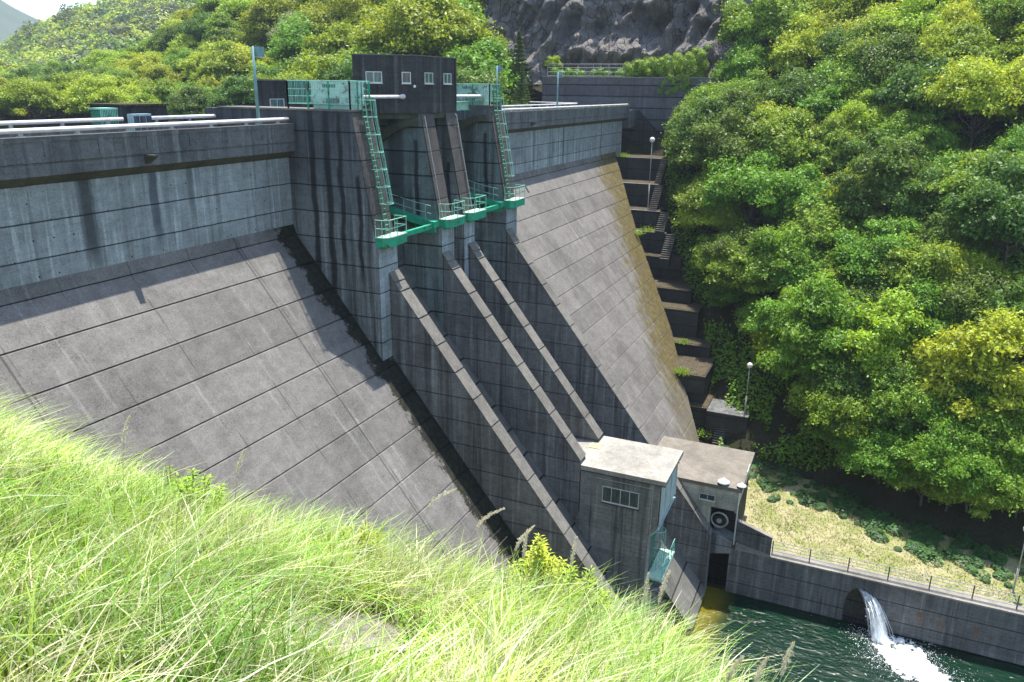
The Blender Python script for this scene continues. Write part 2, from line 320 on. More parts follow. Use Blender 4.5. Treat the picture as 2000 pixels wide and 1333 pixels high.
def grid(name, xs, ys, zf, mat, smooth=True):
    Xg, Yg = np.meshgrid(xs, ys, indexing='ij'); Zg = zf(Xg, Yg); V = np.stack([Xg, Yg, Zg], -1).reshape(-1, 3); nx, ny = len(xs), len(ys)
    i, j = np.meshgrid(np.arange(nx - 1), np.arange(ny - 1), indexing='ij'); a = (i * ny + j).ravel()
    return link(name, npmesh(name, V, np.stack([a, a + ny, a + ny + 1, a + 1], -1), mat, smooth=smooth))
def vnoise(x, y, seed=0):      # smooth value noise in numpy
    r = np.random.RandomState(seed); T = r.rand(256, 256); xi = np.floor(x).astype(int); yi = np.floor(y).astype(int); fx = x - xi; fy = y - yi
    fx = fx * fx * (3 - 2 * fx); fy = fy * fy * (3 - 2 * fy); g = lambda a, b: T[a % 256, b % 256]
    return (g(xi, yi) * (1 - fx) + g(xi + 1, yi) * fx) * (1 - fy) + (g(xi, yi + 1) * (1 - fx) + g(xi + 1, yi + 1) * fx) * fy
def fbm(x, y, seed=0, o=4):
    s = 0; a = .5
    for k in range(o): s = s + a * (vnoise(x, y, seed + k) - .5); x = x * 2.03; y = y * 2.03; a *= .5
    return s

# ------------------------------------------------------------------ THE DAM
SL = .802
yd = lambda z: SL * (z + 4.219)             # downstream face
dam = empty('dam', (10, 0, -34), 'grey concrete gravity dam with sloping downstream face, spillway piers and white crest rails', 'dam')
def slope_profile(zb):                       # downstream face with open lift joints
    pts = [(0, -3.9), (-.2, -4.46)]; z = -4.5
    pts += [(yd(z) + .07, z), (yd(z - .05) + .05, z - .05)]; 
    while z - 1.5 > zb:
        z -= 1.5; pts += [(yd(z + .035), z + .035), (yd(z) + .08, z + .02), (yd(z) + .08, z - .03), (yd(z - .035) - .02, z - .045)]
    pts += [(yd(zb), zb)]; return pts
def section(x0, x1, mb_wall, seg=1):
    mb_wall.prism_x([(6, -30), (0, -30)] + [(0, -3.9), (0, 0), (6, 0)], x0, x1)
w = MB(); w.prism_x([(7, -34), (0, -34), (0, 0), (7, 0)], -46, 0); w.build('wall', M['wall'], dam)
w = MB(); w.prism_x([(7, -34), (0, -34), (0, 0), (7, 0)], 19.8, 68.6); w.build('wall', M['wall'], dam)
sp = MB(); sp.prism_x([(.1, -3.9)] + slope_profile(-36)[0:] + [(.1, -36)], -46, 1.2); sp.build('sloping_face', M['slope_l'], dam)
def xb(z):        # right-hand limit of the sloping face, where it meets the abutment
    zs = [-36, -28.4, -23.5, -21.2, -11.65, -4.7, 0]; xs = [27, 33.9, 41.3, 45.2, 55.7, 65.5, 69]; return float(np.interp(z, zs, xs))
sp = MB(); prof = slope_profile(-32)
for (y0, z0), (y1, z1) in zip(prof[:-1], prof[1:]): sp.add([(19, y0, z0), (xb(z0), y0, z0), (xb(z1), y1, z1), (19, y1, z1)], [(0, 1, 2, 3)])
n = len(prof); sp.add([(xb(z), y, z) for y, z in prof] + [(xb(z), .1, z) for y, z in prof], [(i, i + 1, n + i + 1, n + i) for i in range(n - 1)])
sp.build('sloping_face', M['slope_r'], dam, recalc=False)
# crest: overhanging parapet with recessed panels, road deck
def crest(x0, x1, end=False):
    a = MB(); a.prism_x([(-.5, .36), (-.5, .8), (-.47, .82), (-.47, .86), (-.5, .88), (-.5, 1.87), (-.15, 1.87), (-.15, 1.3), (5.1, 1.3), (5.1, 1.87), (5.4, 1.87), (5.4, .0), (0, .0)], x0, x1); ob = a.build('parapet', [M['parapet']], dam)
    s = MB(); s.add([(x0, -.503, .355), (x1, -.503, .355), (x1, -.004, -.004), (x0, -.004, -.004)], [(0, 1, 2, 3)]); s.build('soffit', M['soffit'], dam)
    # raised ribs and borders that leave sunk panels between them
    r = MB(); n = max(1, int(round((x1 - x0) / 2.6))); d = (x1 - x0) / n
    r.box((x0, -.54, 1.70), (x1, -.503, 1.87)); r.box((x0, -.535, .90), (x1, -.503, 1.1))
    for i in range(n + 1):
        xx = x0 + i * d; r.box((max(x0, xx - .2), -.537, 1.1), (min(x1, xx + .2), -.503, 1.70))
    r.build('parapet_rib', M['parapet'], dam)
    cop = MB(); cop.box((x0, -.56, 1.872), (x1, -.13, 1.90)); cop.build('coping', M['strip'], dam)
crest(-46, -.01); crest(19.81, 69.9)
# downstream drain spouts
for xs_ in (-10.5, 35.5):
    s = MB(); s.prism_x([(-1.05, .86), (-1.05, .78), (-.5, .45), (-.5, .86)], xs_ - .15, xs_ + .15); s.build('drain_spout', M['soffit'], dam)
# piers
PX = [(0, 2.0), (7.5, 9.2), (10.7, 12.3), (17.8, 19.8)]
pier_poly = [(6, 2.62), (-4.38, 2.62), (-4.45, 2.5), (-5.72, -4.4), (-5.9, -4.55), (-6.0, -34.5), (6, -34.5)]
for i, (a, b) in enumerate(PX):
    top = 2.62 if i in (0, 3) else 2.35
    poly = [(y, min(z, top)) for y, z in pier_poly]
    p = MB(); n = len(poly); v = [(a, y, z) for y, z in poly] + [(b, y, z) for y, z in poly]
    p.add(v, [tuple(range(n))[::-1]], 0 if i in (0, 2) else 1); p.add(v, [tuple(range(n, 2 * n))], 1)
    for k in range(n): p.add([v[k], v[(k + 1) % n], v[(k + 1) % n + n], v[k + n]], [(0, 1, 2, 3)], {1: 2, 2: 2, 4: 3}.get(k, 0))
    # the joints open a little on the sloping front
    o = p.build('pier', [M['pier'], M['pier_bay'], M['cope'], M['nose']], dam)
    j = MB()
    for z in (-4.1,): pass
    if i in (0, 3):
        c_ = MB(); c_.box((a - .06, -4.5, 2.62), (b + .06, 5, 2.72)); c_.build('pier_cap', M['strip'], dam)
# a narrow raised rib along the left edge of each sloping pier front
for a, b in PX:
    r = MB(); r.add([(a + .001, -4.47, 2.3), (a + .42, -4.47, 2.3), (a + .42, -5.74, -4.35), (a + .001, -5.74, -4.35), (a + .001, -4.55, 2.3), (a + .42, -4.55, 2.3), (a + .42, -5.82, -4.35), (a + .001, -5.82, -4.35)],
                     [(0, 1, 2, 3), (4, 5, 6, 7), (0, 1, 5, 4), (1, 2, 6, 5), (2, 3, 7, 6), (3, 0, 4, 7)]); r.build('pier_rib', M['cope'], dam)
# recess wall between the two middle piers, spillway crest blocks and the chute floors
r = MB(); r.prism_x([(6, 2.3), (-3.1, 2.3), (-4.5, -4.5), (-4.6, -11), (6, -11)], 9.21, 10.69); r.build('recess_wall', M['pier_bay'], dam)
def chute(x0, x1, zb, name='chute_floor', zt=-9.0):
    pts = [(6, zb), (6, -5.6), (0.5, -5.6), (-1.2, -5.9), (-2.6, -6.9), (yd(zt), zt)]; z = zt
    while z - 1.5 > zb: z -= 1.5; pts += [(yd(z + .03), z + .03), (yd(z) + .07, z), (yd(z - .03) - .01, z - .03)]
    pts += [(yd(zb), zb)]; f = MB(); f.prism_x(pts, x0, x1); f.build(name, M['floor_c'], dam)
chute(2.001, 7.499, -34.6); chute(12.301, 17.7, -33.6); chute(8.5, 11.3, -30)
# radial gates closing the two bays
for a, b in ((2.05, 7.45), (12.35, 17.75)):
    g = MB(); pts = []
    for k in range(13):
        t = rad(-12 + 40 * k / 12); pts.append((1.6 - 7 * math.cos(t) + 5.6, -2.6 + 7 * math.sin(t)))
    back = [(y + .12, z) for y, z in pts][::-1]; g.prism_x(pts + back, a, b)
    for k in range(0, 13, 3): g.box((a, pts[k][0] - .25, pts[k][1] - .06), (b, pts[k][0] - .01, pts[k][1] + .06))
    g.build('spillway_gate', M['green_dark'], dam)
# training walls: broad walls with pale coping strips
ytop = lambda z: -6.64 + .79 * (z + 7.5)
ZE = [-33.8, -19.4, -19.4, -28.75]
TX = [(1.0, 2.0), (7.5, 8.5), (11.3, 12.3), (17.7, 18.7)]
for (a, b), ze in zip(TX, ZE):
    p = MB(); zl = ze - 6.5; p.prism_x([(-6.003, -6.72), (ytop(ze), ze), (ytop(ze) - .02, -34.8), (-6.003, -34.8)], a, b); p.build('training_wall', M['chute'], dam)
    st = MB(); z = -6.42; e = .035; first = True; zs = [-6.42, -7.0, -7.5] + [-7.5 - 1.5 * k for k in range(1, 40)]
    zs = [q for q in zs if q > ze] + [ze]
    for z0, z1 in zip(zs[:-1], zs[1:]):
        g0 = .035; A = z0 - g0; B = z1 + g0; up = .12 if z0 > -6.9 else .06
        st.prism_x([(ytop(A) - 0.02, A), (ytop(A) - up, A + up * .3), (ytop(B) - up, B + up * .3), (ytop(B) - .02, B)], a - .04, b + .04)
    st.build('coping_strip', M['strip'], dam)
# ribs arching over each bay against the far pier
for x in (7.5, 17.8):
    c = MB(); n = 10; up_, lo = [], []
    for k in range(n + 1):
        t = k / n; y = -1.2 - 3.1 * t; up_.append((y, .95 + 1.12 * math.sin(t * math.pi / 2))); lo.append((y, .15 + 1.45 * math.sin(t * math.pi / 2)))
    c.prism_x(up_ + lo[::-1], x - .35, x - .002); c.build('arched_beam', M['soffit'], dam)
# bridge slab over the bays
for a, b in ((2.001, 7.499), (12.301, 17.799)):
    c = MB(); c.prism_x([(-.6, .7), (-.6, 2.3), (5.3, 2.3), (5.3, .7)], a, b); c.build('bridge_slab', M['pier_bay'], dam)
rr = MB(); rr.box((66, 5.41, -1), (73.9, 18, 1.3)); rr.box((69.9, -.5, -1), (73.9, 5.4, 1.3)); tag(rr.build('road', M['parapet']), kind='structure')

# handrails on the crest: fat white pipes on short posts
def pipe_rail(pts, label, r=.11, step=2.6, zb=1.9, bracket=True, label_cat='handrail'):
    e = empty('pipe_handrail', (pts[0][0], pts[0][1], zb), label, label_cat, 'white pipe handrails along the crest road')
    a = MB(); a.tube(pts, r, 12); a.build('pipe', M['white'], e, True)
    for p, q in zip(pts[:-1], pts[1:]):
        p, q = Vector(p), Vector(q); L = (q - p).length; n = max(1, int(L / step))
        for k in range(n + 1):
            c = p.lerp(q, (k + .35) / (n + .7)); b = MB(); b.box((c.x - .07, c.y - .05, zb), (c.x + .07, c.y + .05, c.z - r * .7)); b.box((c.x - .13, c.y - .09, zb), (c.x + .13, c.y + .09, zb + .03)); b.build('post', M['steel'], e)
pipe_rail([(-45, -.28, 2.13), (-.15, -.28, 2.13)], 'white pipe handrail on the downstream parapet left of the spillway', .1)
pipe_rail([(20.2, -.28, 2.10), (69.6, -.28, 2.06)], 'white pipe handrail on the downstream parapet right of the spillway', .09)
pipe_rail([(-45, 5.25, 2.16), (-6.6, 5.25, 2.16)], 'rear white pipe handrail on the upstream side, left length before the grey cabinet', .1)
pipe_rail([(-5.2, 5.25, 2.16), (5.9, 5.25, 2.16)], 'rear white pipe handrail on the upstream side between grey cabinet and pier', .1)
pipe_rail([(22, 5.25, 2.12), (58, 5.25, 2.1), (66, 5.6, 2.1), (70, 14, 2.1)], 'rear white pipe handrail bending off at the far right end of the crest', .08)
e = MB(); e.box((69.7, -.45, 1.2), (69.95, -.1, 2.15)); tag(e.build('end_post', M['parapet']), 'small dark post ending the crest parapet at the far side', 'post')

# ------------------------------------------------------------------ control tower
def win(parent, frame_pts, dirv, nrm, w_, h_, panes=2, glassm='glass_curtain', frame=.05, depth=.07, sill=True):
    """frame_pts: lower-left corner (outer face); dirv along the wall, nrm outward"""
    o = Vector(frame_pts); d = Vector(dirv).normalized(); n = Vector(nrm).normalized(); z = Vector((0, 0, 1))
    def bx(mb, u0, u1, v0, v1, n0, n1):
        P = [o + d * u + z * v + n * t for u, v, t in ((u0, v0, n0), (u1, v0, n0), (u1, v1, n0), (u0, v1, n0), (u0, v0, n1), (u1, v0, n1), (u1, v1, n1), (u0, v1, n1))]
        mb.add(P, [(0, 3, 2, 1), (4, 5, 6, 7), (0, 1, 5, 4), (1, 2, 6, 5), (2, 3, 7, 6), (3, 0, 4, 7)])
    f = MB(); bx(f, 0, w_, 0, frame, .005, depth); bx(f, 0, w_, h_ - frame, h_, .005, depth); bx(f, 0, frame, frame, h_ - frame, .005, depth); bx(f, w_ - frame, w_, frame, h_ - frame, .005, depth)
    for k in range(1, panes): bx(f, w_ * k / panes - frame * .45, w_ * k / panes + frame * .45, frame, h_ - frame, .005, depth - .01)
    fo = f.build('window', M['frame'], parent)
    g = MB(); bx(g, frame, w_ - frame, frame, h_ - frame, .002, .03); go = g.build('pane', M[glassm], fo); go.location = (0, 0, 0)
    if sill:
        s_ = MB(); bx(s_, -.03, w_ + .03, -.06, -.002, .003, depth + .05); so = s_.build('sill', M['frame'], fo)
    return fo
tw = empty('control_tower', (9.9, -1.5, 2.3), 'black stained concrete control tower with four small windows above the spillway', 'tower')
hexp = [(7.4, -4.5), (12.4, -4.5), (14.6, -1.1), (13.6, 1.4), (9.3, 1.4), (5.2, -1.1)]
b = MB(); b.prism_z(hexp, 2.36, 5.78); b.build('wall', M['tower'], tw)
b = MB(); b.prism_z([(7.6, -4.44), (12.2, -4.44), (14.2, -1.2), (13.3, 1.2), (9.4, 1.2), (5.5, -1.2)], 2.02, 2.358); b.build('floor_slab', M['soffit'], tw)
b = MB(); b.prism_z([(x + (.05 if x > 9.9 else -.05), y - (.05 if y < -2 else 0)) for x, y in hexp], 5.782, 5.84); b.build('roof', M['strip'], tw)
b = MB(); b.tube([(12.1, -4.56, 5.7), (12.1, -4.56, 2.5)], .035, 8); b.build('downpipe', M['tower'], tw)
fd = Vector((2.2, -3.4, 0)).normalized(); fn = Vector((-3.4, -2.2, 0)).normalized()
def onf(t): return Vector((5.2, -1.1, 0)) + fd * t
for t, wd, pn, gm in ((.78, 1.0, 2, 'glass_curtain'), (2.98, .56, 1, 'glass_grey')):
    q = onf(t); win(tw, (q.x, q.y, 4.17), fd, fn, wd, .66, pn, gm)
for x, wd in ((8.02, 1.05), (10.5, 1.05)): win(tw, (x, -4.5, 4.17), (1, 0, 0), (0, -1, 0), wd, .66, 2, 'glass_curtain')
q = onf(3.75); b = MB(); b.tube([(q.x, q.y, 4.0), (q.x - .22, q.y - .14, 4.05)], .03, 6); b.sphere((q.x - .22, q.y - .14, 3.98), .09, 10, 6); b.build('wall_lamp', M['globe'], tw)
# low stair house and other crest-road objects
lh = empty('stair_house', (6, 6.5, 1.3), 'low dark concrete building with small white window behind the left hoist cage', 'building')
b = MB(); b.prism_z([(3.8, 5.42), (9.5, 5.42), (12, 9), (8.2, 9)], 1.3, 4.2); b.build('wall', M['tower'], lh); b = MB(); b.prism_z([(3.72, 5.35), (9.5, 5.35), (12.1, 9.1), (8.15, 9.1)], 4.202, 4.3); b.build('roof', M['strip'], lh)
win(lh, (5.15, 5.42, 2.35), (1, 0, 0), (0, -1, 0), 1.4, .75, 2, 'glass_curtain')
cb_ = empty('low_building', (-3, 8, 1.3), 'low brown flat-topped block beyond the crest road behind the left handrail', 'building')
b = MB(); b.box((-5.4, 6.5, 1.3), (-2.4, 9, 2.75)); b.build('wall', M['tower'], cb_); b = MB(); b.box((-5.5, 6.4, 2.752), (-2.3, 9.1, 2.86)); b.build('roof', M['litter'], cb_)
gc = empty('green_cage', (-6.5, 6.0, 1.3), 'small green barred cage beyond the crest road beside the grey cabinet', 'cage')
b = MB(); b.box((-7.6, 5.6, 1.3), (-6.7, 6.3, 2.62)); b.build('box', M['green_dark'], gc)
b = MB(); [b.box((-7.65 + .1 * k, 5.52, 1.3), (-7.62 + .1 * k, 5.55, 2.68)) for k in range(11)]; b.box((-7.68, 5.5, 2.64), (-6.6, 6.35, 2.72)); b.build('bars', M['green_rail'], gc)
b = None
kc = empty('grey_cabinet', (-6.2, 4.9, 1.3), 'grey steel equipment cabinet on the crest road between the two rear handrails', 'cabinet')
b = MB(); b.box((-6.5, 4.6, 1.3), (-5.3, 5.0, 2.42)); b.build('body', M['teal_door'], kc); b = MB(); [b.box((-6.45 + .4 * k, 4.57, 1.4), (-6.12 + .4 * k, 4.598, 2.32)) for k in range(3)]; b.build('door', M['glass_grey'], kc)

# ------------------------------------------------------------------ green steel platforms, ladders, cages
GP = 'green steel platforms on the pier fronts'
def platform(x0, label, hw=2.1):
    yf, yb, zt = -6.55, -5.74, -4.22
    e = empty('steel_platform', (x0 + 1, -6, zt), label, 'platform', GP)
    poly = [(x0, yb), (x0, yf + .35), (x0 + .3, yf), (x0 + hw, yf), (x0 + hw, yb)]
    s = MB(); s.prism_z(poly, zt - .52, zt - .02); s.build('skirt', M['green'], e)
    d = MB(); d.prism_z([(x + (-.03 if x < x0 + 1 else .03), y - (.03 if y < -6 else 0)) for x, y in poly], zt - .018, zt + .03); d.build('deck', M['green_deck'], e)
    k = MB(); k.prism_z([(x0 + .25, yb), (x0 + .25, yf + .4), (x0 + hw - .3, yf + .4), (x0 + hw - .3, yb)], zt - .68, zt - .522); k.build('bracket', M['green'], e)
    rp = [(x0 + .03, yb), (x0 + .03, yf + .37), (x0 + .32, yf + .03), (x0 + hw, yf + .03), (x0 + hw, yb)]
    r = MB()
    for h in (1.0, .52): r.tube([(x, y, zt + h) for x, y in rp], .028, 6)
    r.build('rail', M['green_rail'], e)
    for x, y in rp + [(x0 + 1.1, yf + .03)]:
        p_ = MB(); p_.tube([(x, y, zt), (x, y, zt + 1.0)], .028, 6); p_.build('post', M['green_rail'], e)
platform(-.03, 'green steel platform at the foot of the left cage ladder, lowest in the photo')
platform(7.45, 'green steel platform on the second pier, joined by the left sloping walkway')
platform(10.75, 'green steel platform with no ladder on the third pier, between two others')
platform(17.75, 'green steel platform at the foot of the right cage ladder')
for x, lab in ((7.5, 'green sloping side walkway inside the left spillway bay'), (17.8, 'green sloping side walkway inside the right spillway bay')):
    e = empty('side_walkway', (x - .4, -3.5, -4.4), lab, 'walkway', 'green side walkways inside the bays')
    g = MB(); g.prism_x([(-1.8, -3.55), (-4.3, -4.1), (-5.75, -4.3), (-5.75, -4.68), (-4.3, -4.5), (-1.8, -3.85)], x - .75, x - .01); g.build('girder', M['green'], e)
    g = MB(); g.prism_x([(-3.6, -4.35), (-4.0, -4.45), (-4.6, -5.1), (-5.75, -5.0), (-5.75, -4.7), (-5.3, -4.7), (-5.3, -4.85), (-4.7, -4.85)], x - .6, x - .45); g.build('brace', M['green'], e)
    g = MB()
    for h in (1.0, .5): g.tube([(x - .7, -1.8, -3.55 + h), (x - .7, -4.3, -4.1 + h), (x - .7, -5.5, -4.28 + h)], .022, 6)
    g.build('rail', M['green_rail'], e)
    for t in (0, .5, 1):
        y = -1.9 - 3.2 * t; z = np.interp(-y, (1.8, 4.3, 5.75), (-3.55, -4.1, -4.3)); g = MB(); g.tube([(x - .7, y, z), (x - .7, y, z + 1)], .022, 6); g.build('post', M['green_rail'], e)
    g = MB(); g.box((x - 5.4, -5.6, -4.75), (x - .76, -5.35, -4.45)); g.build('cross_beam', M['green'], e)
def yl(z): return -4.62 - .187 * (2.4 - z)
def ladder(x, label, ztop=4.2):
    e = empty('cage_ladder', (x + .2, -5.9, -4.2), label, 'ladder', 'green cage ladders on the outer piers')
    for k in (0, .42):
        s = MB(); s.tube([(x + k, yl(2.7), ztop), (x + k, yl(2.7), 2.7), (x + k, yl(-4.2), -4.2)], .035, 6); s.build('stringer', M['green_dark'], e)
    r = MB(); z = -3.95
    while z < 4.0: y = yl(min(z, 2.7)); r.tube([(x, y, z), (x + .42, y, z)], .02, 6); z += .3
    r.build('rungs', M['green_rail'], e)
    zz = [3.25, 2.35, 1.4, .45, -.5, -1.45, -2.4]
    def hoop(z):
        y = yl(min(z, 2.7)); cx = x + .21; return [(cx + .40 * math.cos(t) * 1.0, y - .06 - .62 * max(0, math.sin(t)) ** .7, z - .02) for t in [math.pi * k / 10 for k in range(11)]]
    for z in zz:
        h = MB(); h.tube(hoop(z), .024, 6); h.build('hoop', M['green_rail'], e)
    hs = [hoop(z) for z in zz]
    for k in (1, 3, 5, 7, 9):
        b_ = MB(); b_.tube([h[k] for h in hs], .018, 5); b_.build('cage_bar', M['green_rail'], e)
ladder(.95, 'green cage ladder down the front of the left outer pier')
ladder(18.25, 'green cage ladder down the front of the right outer pier')
for x, lab in ((7.86, 'thin pale conduit running down the left sloping pier front to its platform'), (12.2, 'thin pale conduit running down the right edge of the third sloping pier front')):
    b = MB(); b.tube([(x, yl(2.2) + .08, 2.2), (x, yl(-4.1) + .08, -4.1)], .035, 6); b.tube([(x, yl(2.2) + .08, 2.15), (x, yl(2.2) + .35, 2.3)], .05, 6)
    for z in (1.4, -.1, -1.6, -3.1): b.box((x - .07, yl(z) + .05, z - .03), (x + .07, yl(z) + .16, z + .03))
    tag(b.build('conduit', M['steel']), lab, 'pipe', 'conduits on the sloping pier fronts')
def guard(x0, x1, y0, y1, label, zt=2.72, h=1.5):
    e = empty('guard_cage', ((x0 + x1) / 2, y0, zt), label, 'railing', 'green guard cages on the pier tops')
    def fence_line(p, q):
        p, q = Vector(p), Vector(q); L = (q - p).length; b = MB(); n = int(L / .11)
        for k in range(1, n): c = p.lerp(q, k / n); b.tube([c + Vector((0, 0, .28)), c + Vector((0, 0, h - .03))], .011, 4, cap=False)
        b.build('bars', M['green_rail'], e)
        r = MB()
        for hh, rr_ in ((h, .03), (h * .7, .015), (h * .45, .015), (.27, .028)): r.tube([p + Vector((0, 0, hh)), q + Vector((0, 0, hh))], rr_, 6)
        r.build('rail', M['green_rail'], e)
        m = max(1, int(round(L / 1.4)))
        for k in range(m + 1): c = p.lerp(q, k / m); s = MB(); s.box((c.x - .035, c.y - .035, zt), (c.x + .035, c.y + .035, zt + h)); s.build('post', M['green'], e)
    fence_line((x0, y1, zt), (x0, y0, zt)); fence_line((x1, y0, zt), (x1, y1, zt)); fence_line((x0, y1, zt), (x1, y1, zt)); fence_line((x0, y0, zt), (x0 + .75, y0, zt))
guard(.05, 1.95, -4.4, -.2, 'green barred guard cage on top of the left outer pier')
guard(17.85, 19.75, -4.4, -.2, 'green barred guard cage on top of the right outer pier')
def hoist(x0, y0, y1, label):
    e = empty('hoist_housing', (x0 + .6, (y0 + y1) / 2, 2.72), label, 'housing', 'rusty gate hoist housings')
    b = MB(); b.box((x0, y0, 2.98), (x0 + 1.35, y1, 4.12)); b.build('body', M['cabinet'], e)
    b = MB(); b.box((x0 - .04, y0 - .04, 4.121), (x0 + 1.39, y1 + .04, 4.18)); b.build('lid', M['cabinet_white'], e)
    b = MB(); b.box((x0 + .1, y0 + .05, 2.722), (x0 + 1.3, y1 - .05, 2.978)); b.build('base', M['green_deck'], e)
    for k, (yy, z0, z1) in enumerate(((y0 + .95, 3.86, 4.04), (y0 + .75, 3.02, 3.3))):
        b = MB(); [b.box((x0 - .012, yy + .11 * i, z0), (x0 - .002, yy + .11 * i + .07, z1)) for i in range(8)]; b.build('vent', M['black'], e)
hoist(.35, -4.2, -1.6, 'mint green rust-holed gate hoist housing inside the left guard cage')
hoist(17.95, -3.9, -1.2, 'pale mint gate hoist housing with rusty top beside the right guard cage')
for x0, x1, lab in ((1.72, 6.83, 'white horizontal drive shaft pipe from the left housing to the tower'), (12.9, 17.93, 'white horizontal drive shaft pipe between the tower and the right housing')):
    b = MB(); b.tube([(x0, -3.7, 3.37), (x1, -3.7, 3.37)], .1, 12); b.tube([(x0 + .02, -3.7, 3.37), (x0 + .22, -3.7, 3.37)], .15, 12); b.tube([(x1 - .22, -3.7, 3.37), (x1 - .02, -3.7, 3.37)], .15, 12)
    tag(b.build('drive_shaft', M['white'], smooth=False), lab, 'pipe', 'white drive shaft pipes')
e = empty('cable_beam', (14.9, -2.6, 2.35), 'pale green steel beam under the right drive shaft between tower and pier', 'beam')
b = MB(); b.box((13.3, -2.7, 2.4), (17.75, -2.45, 2.9)); b.build('web', M['green_deck'], e); b = MB(); b.box((13.3, -2.85, 2.9), (17.75, -2.3, 2.96)); b.box((13.3, -2.85, 2.34), (17.75, -2.3, 2.398)); b.build('flange', M['green_rail'], e)
# gate suspension rods
for x0, lab in ((3.2, 'dark diagonal gate arm hanging inside the left bay'), (13.6, 'dark diagonal gate arm hanging inside the right bay')):
    b = MB(); b.tube([(x0 + 1.5, -2.4, 2.2), (x0, -4.1, .2)], .05, 6); b.tube([(x0 + 3.4, -3.4, 2.1), (x0 + 3.4, -3.4, .9)], .03, 6); tag(b.build('gate_arm', M['black']), lab, 'arm', 'gate arms under the bridge')

# ------------------------------------------------------------------ gatehouses at the toe
g1 = empty('gatehouse', (10, -19, -34), 'near gatehouse with pale flat roof and four-pane window at the spillway foot', 'building')
b = MB(); b.prism_x([(-16.12, -19.95), (-21.45, -19.95), (-21.40, -23.1), (-20.88, -23.75), (-20.82, -27.6), (-20.8, -34.8), (-12, -34.8), (-16.12, -23)], 7.46, 12.36); b.build('wall', M['house'], g1)
b = MB(); b.prism_x([(-16.1, -19.62), (-21.8, -19.62), (-21.8, -19.93), (-16.1, -19.93)], 7.40, 12.5); b.box((8.55, -16.1, -19.93), (11.25, -13.8, -19.62)); b.build('roof', M['pale_roof'], g1)
win(g1, (7.46, -20.12, -21.9), (0, 1, 0), (-1, 0, 0), 2.46, 1.1, 4, 'glass', .045, .05)
b = MB(); b.box((7.42, -20.2, -22.03), (7.455, -17.6, -21.97)); b.box((7.35, -20.2, -22.03), (7.42, -17.6, -21.93)); b.build('sill', M['tower'], g1)
b = MB(); b.box((7.7, -21.5, -22.9), (12.2, -21.452, -20.1)); b.build('door', M['teal_door'], g1)
b = MB(); [b.box((x, -21.56, -22.9), (x + .08, -21.502, -20.1)) for x in (7.62, 9.0, 10.6, 12.14)]; b.build('door_frame', M['frame'], g1)
b = MB(); b.prism_x([(-21.4, -23.15), (-20.9, -23.75), (-21.05, -23.75), (-21.56, -23.15)], 7.5, 12.3); b.build('corbel', M['teal_door'], g1)
b = MB(); b.box((7.5, -20.95, -27.3), (7.62, -20.83, -23.8)); b.build('jamb', M['teal_door'], g1)
b = MB(); b.box((7.5, -21.9, -28.0), (8.6, -20.83, -27.75)); b.build('ledge', M['chute'], g1)
b = MB(); b.tube([(12.4, -21.3, -20.4), (12.75, -21.5, -20.45), (12.8, -21.5, -20.6)], .03, 6); b.sphere((12.8, -21.5, -20.68), .1, 10, 6); b.build('wall_lamp', M['globe'], g1)
b = MB(); b.box((10.2, -16.5, -19.618), (11.0, -15.7, -19.58)); tag(b.build('board', M['wood']), 'small yellowish board lying on the pale gatehouse roof', 'board')
b = MB(); b.tube([(7.43, -21.0, -20.0), (7.43, -21.0, -27.4)], .03, 6); b.tube([(7.43, -21.0, -20.3), (7.43, -17.2, -20.3)], .02, 6)
for z in (-21, -23, -25, -27): b.box((7.40, -21.06, z), (7.459, -20.94, z + .05))
b.build('conduit', M['steel'], g1); b = MB(); b.box((7.38, -21.78, -19.99), (12.46, -21.5, -19.932)); b.box((7.38, -21.5, -19.99), (7.455, -16.2, -19.932)); b.build('drip_edge', M['tower'], g1)
# green ladder platform hung on its front
e = empty('green_landing', (9.7, -21.3, -27), 'bright green steel landing with hooped rails hung on the near gatehouse front', 'platform')
b = MB(); b.box((7.8, -21.95, -27.15), (11.6, -20.9, -27.0)); b.build('deck', M['green_deck'], e)
b = MB(); [b.tube([(x, -21.9, -27), (x, -21.9, -25.95)], .025, 5) for x in (7.85, 8.8, 9.75, 10.7, 11.55)]; [b.tube([(7.85, -21.9, -27 + h), (11.55, -21.9, -27 + h)], .022, 5) for h in (.35, .7, 1.05)]; b.build('rail', M['green_rail'], e)
b = MB(); [b.tube([(9.2 + .5 * math.cos(math.pi * k / 8), -20.95 - .75 * math.sin(math.pi * k / 8), z) for k in range(9)], .022, 5) for z in (-24.1, -24.7, -25.3, -25.9)]; [b.tube([(9.2 + .5 * math.cos(t), -20.95 - .75 * math.sin(t), -27), (9.2 + .5 * math.cos(t), -20.95 - .75 * math.sin(t), -24.1)], .016, 5) for t in (.5, 1.1, 1.6, 2.1, 2.7)]; b.build('ladder_cage', M['green_rail'], e)
b = MB(); [b.tube([(x, -20.95, -27), (x, -20.95, -23.9)], .03, 5) for x in (9.0, 9.4)]; [b.tube([(9.0, -20.95, -26.8 + .3 * k), (9.4, -20.95, -26.8 + .3 * k)], .016, 5) for k in range(9)]; b.build('ladder', M['green'], e)
b = MB(); [b.tube([(x, -21.9, -27.1), (x, -20.85, -28.0)], .035, 5) for x in (8, 9.8, 11.4)]; b.build('bracket', M['green'], e)
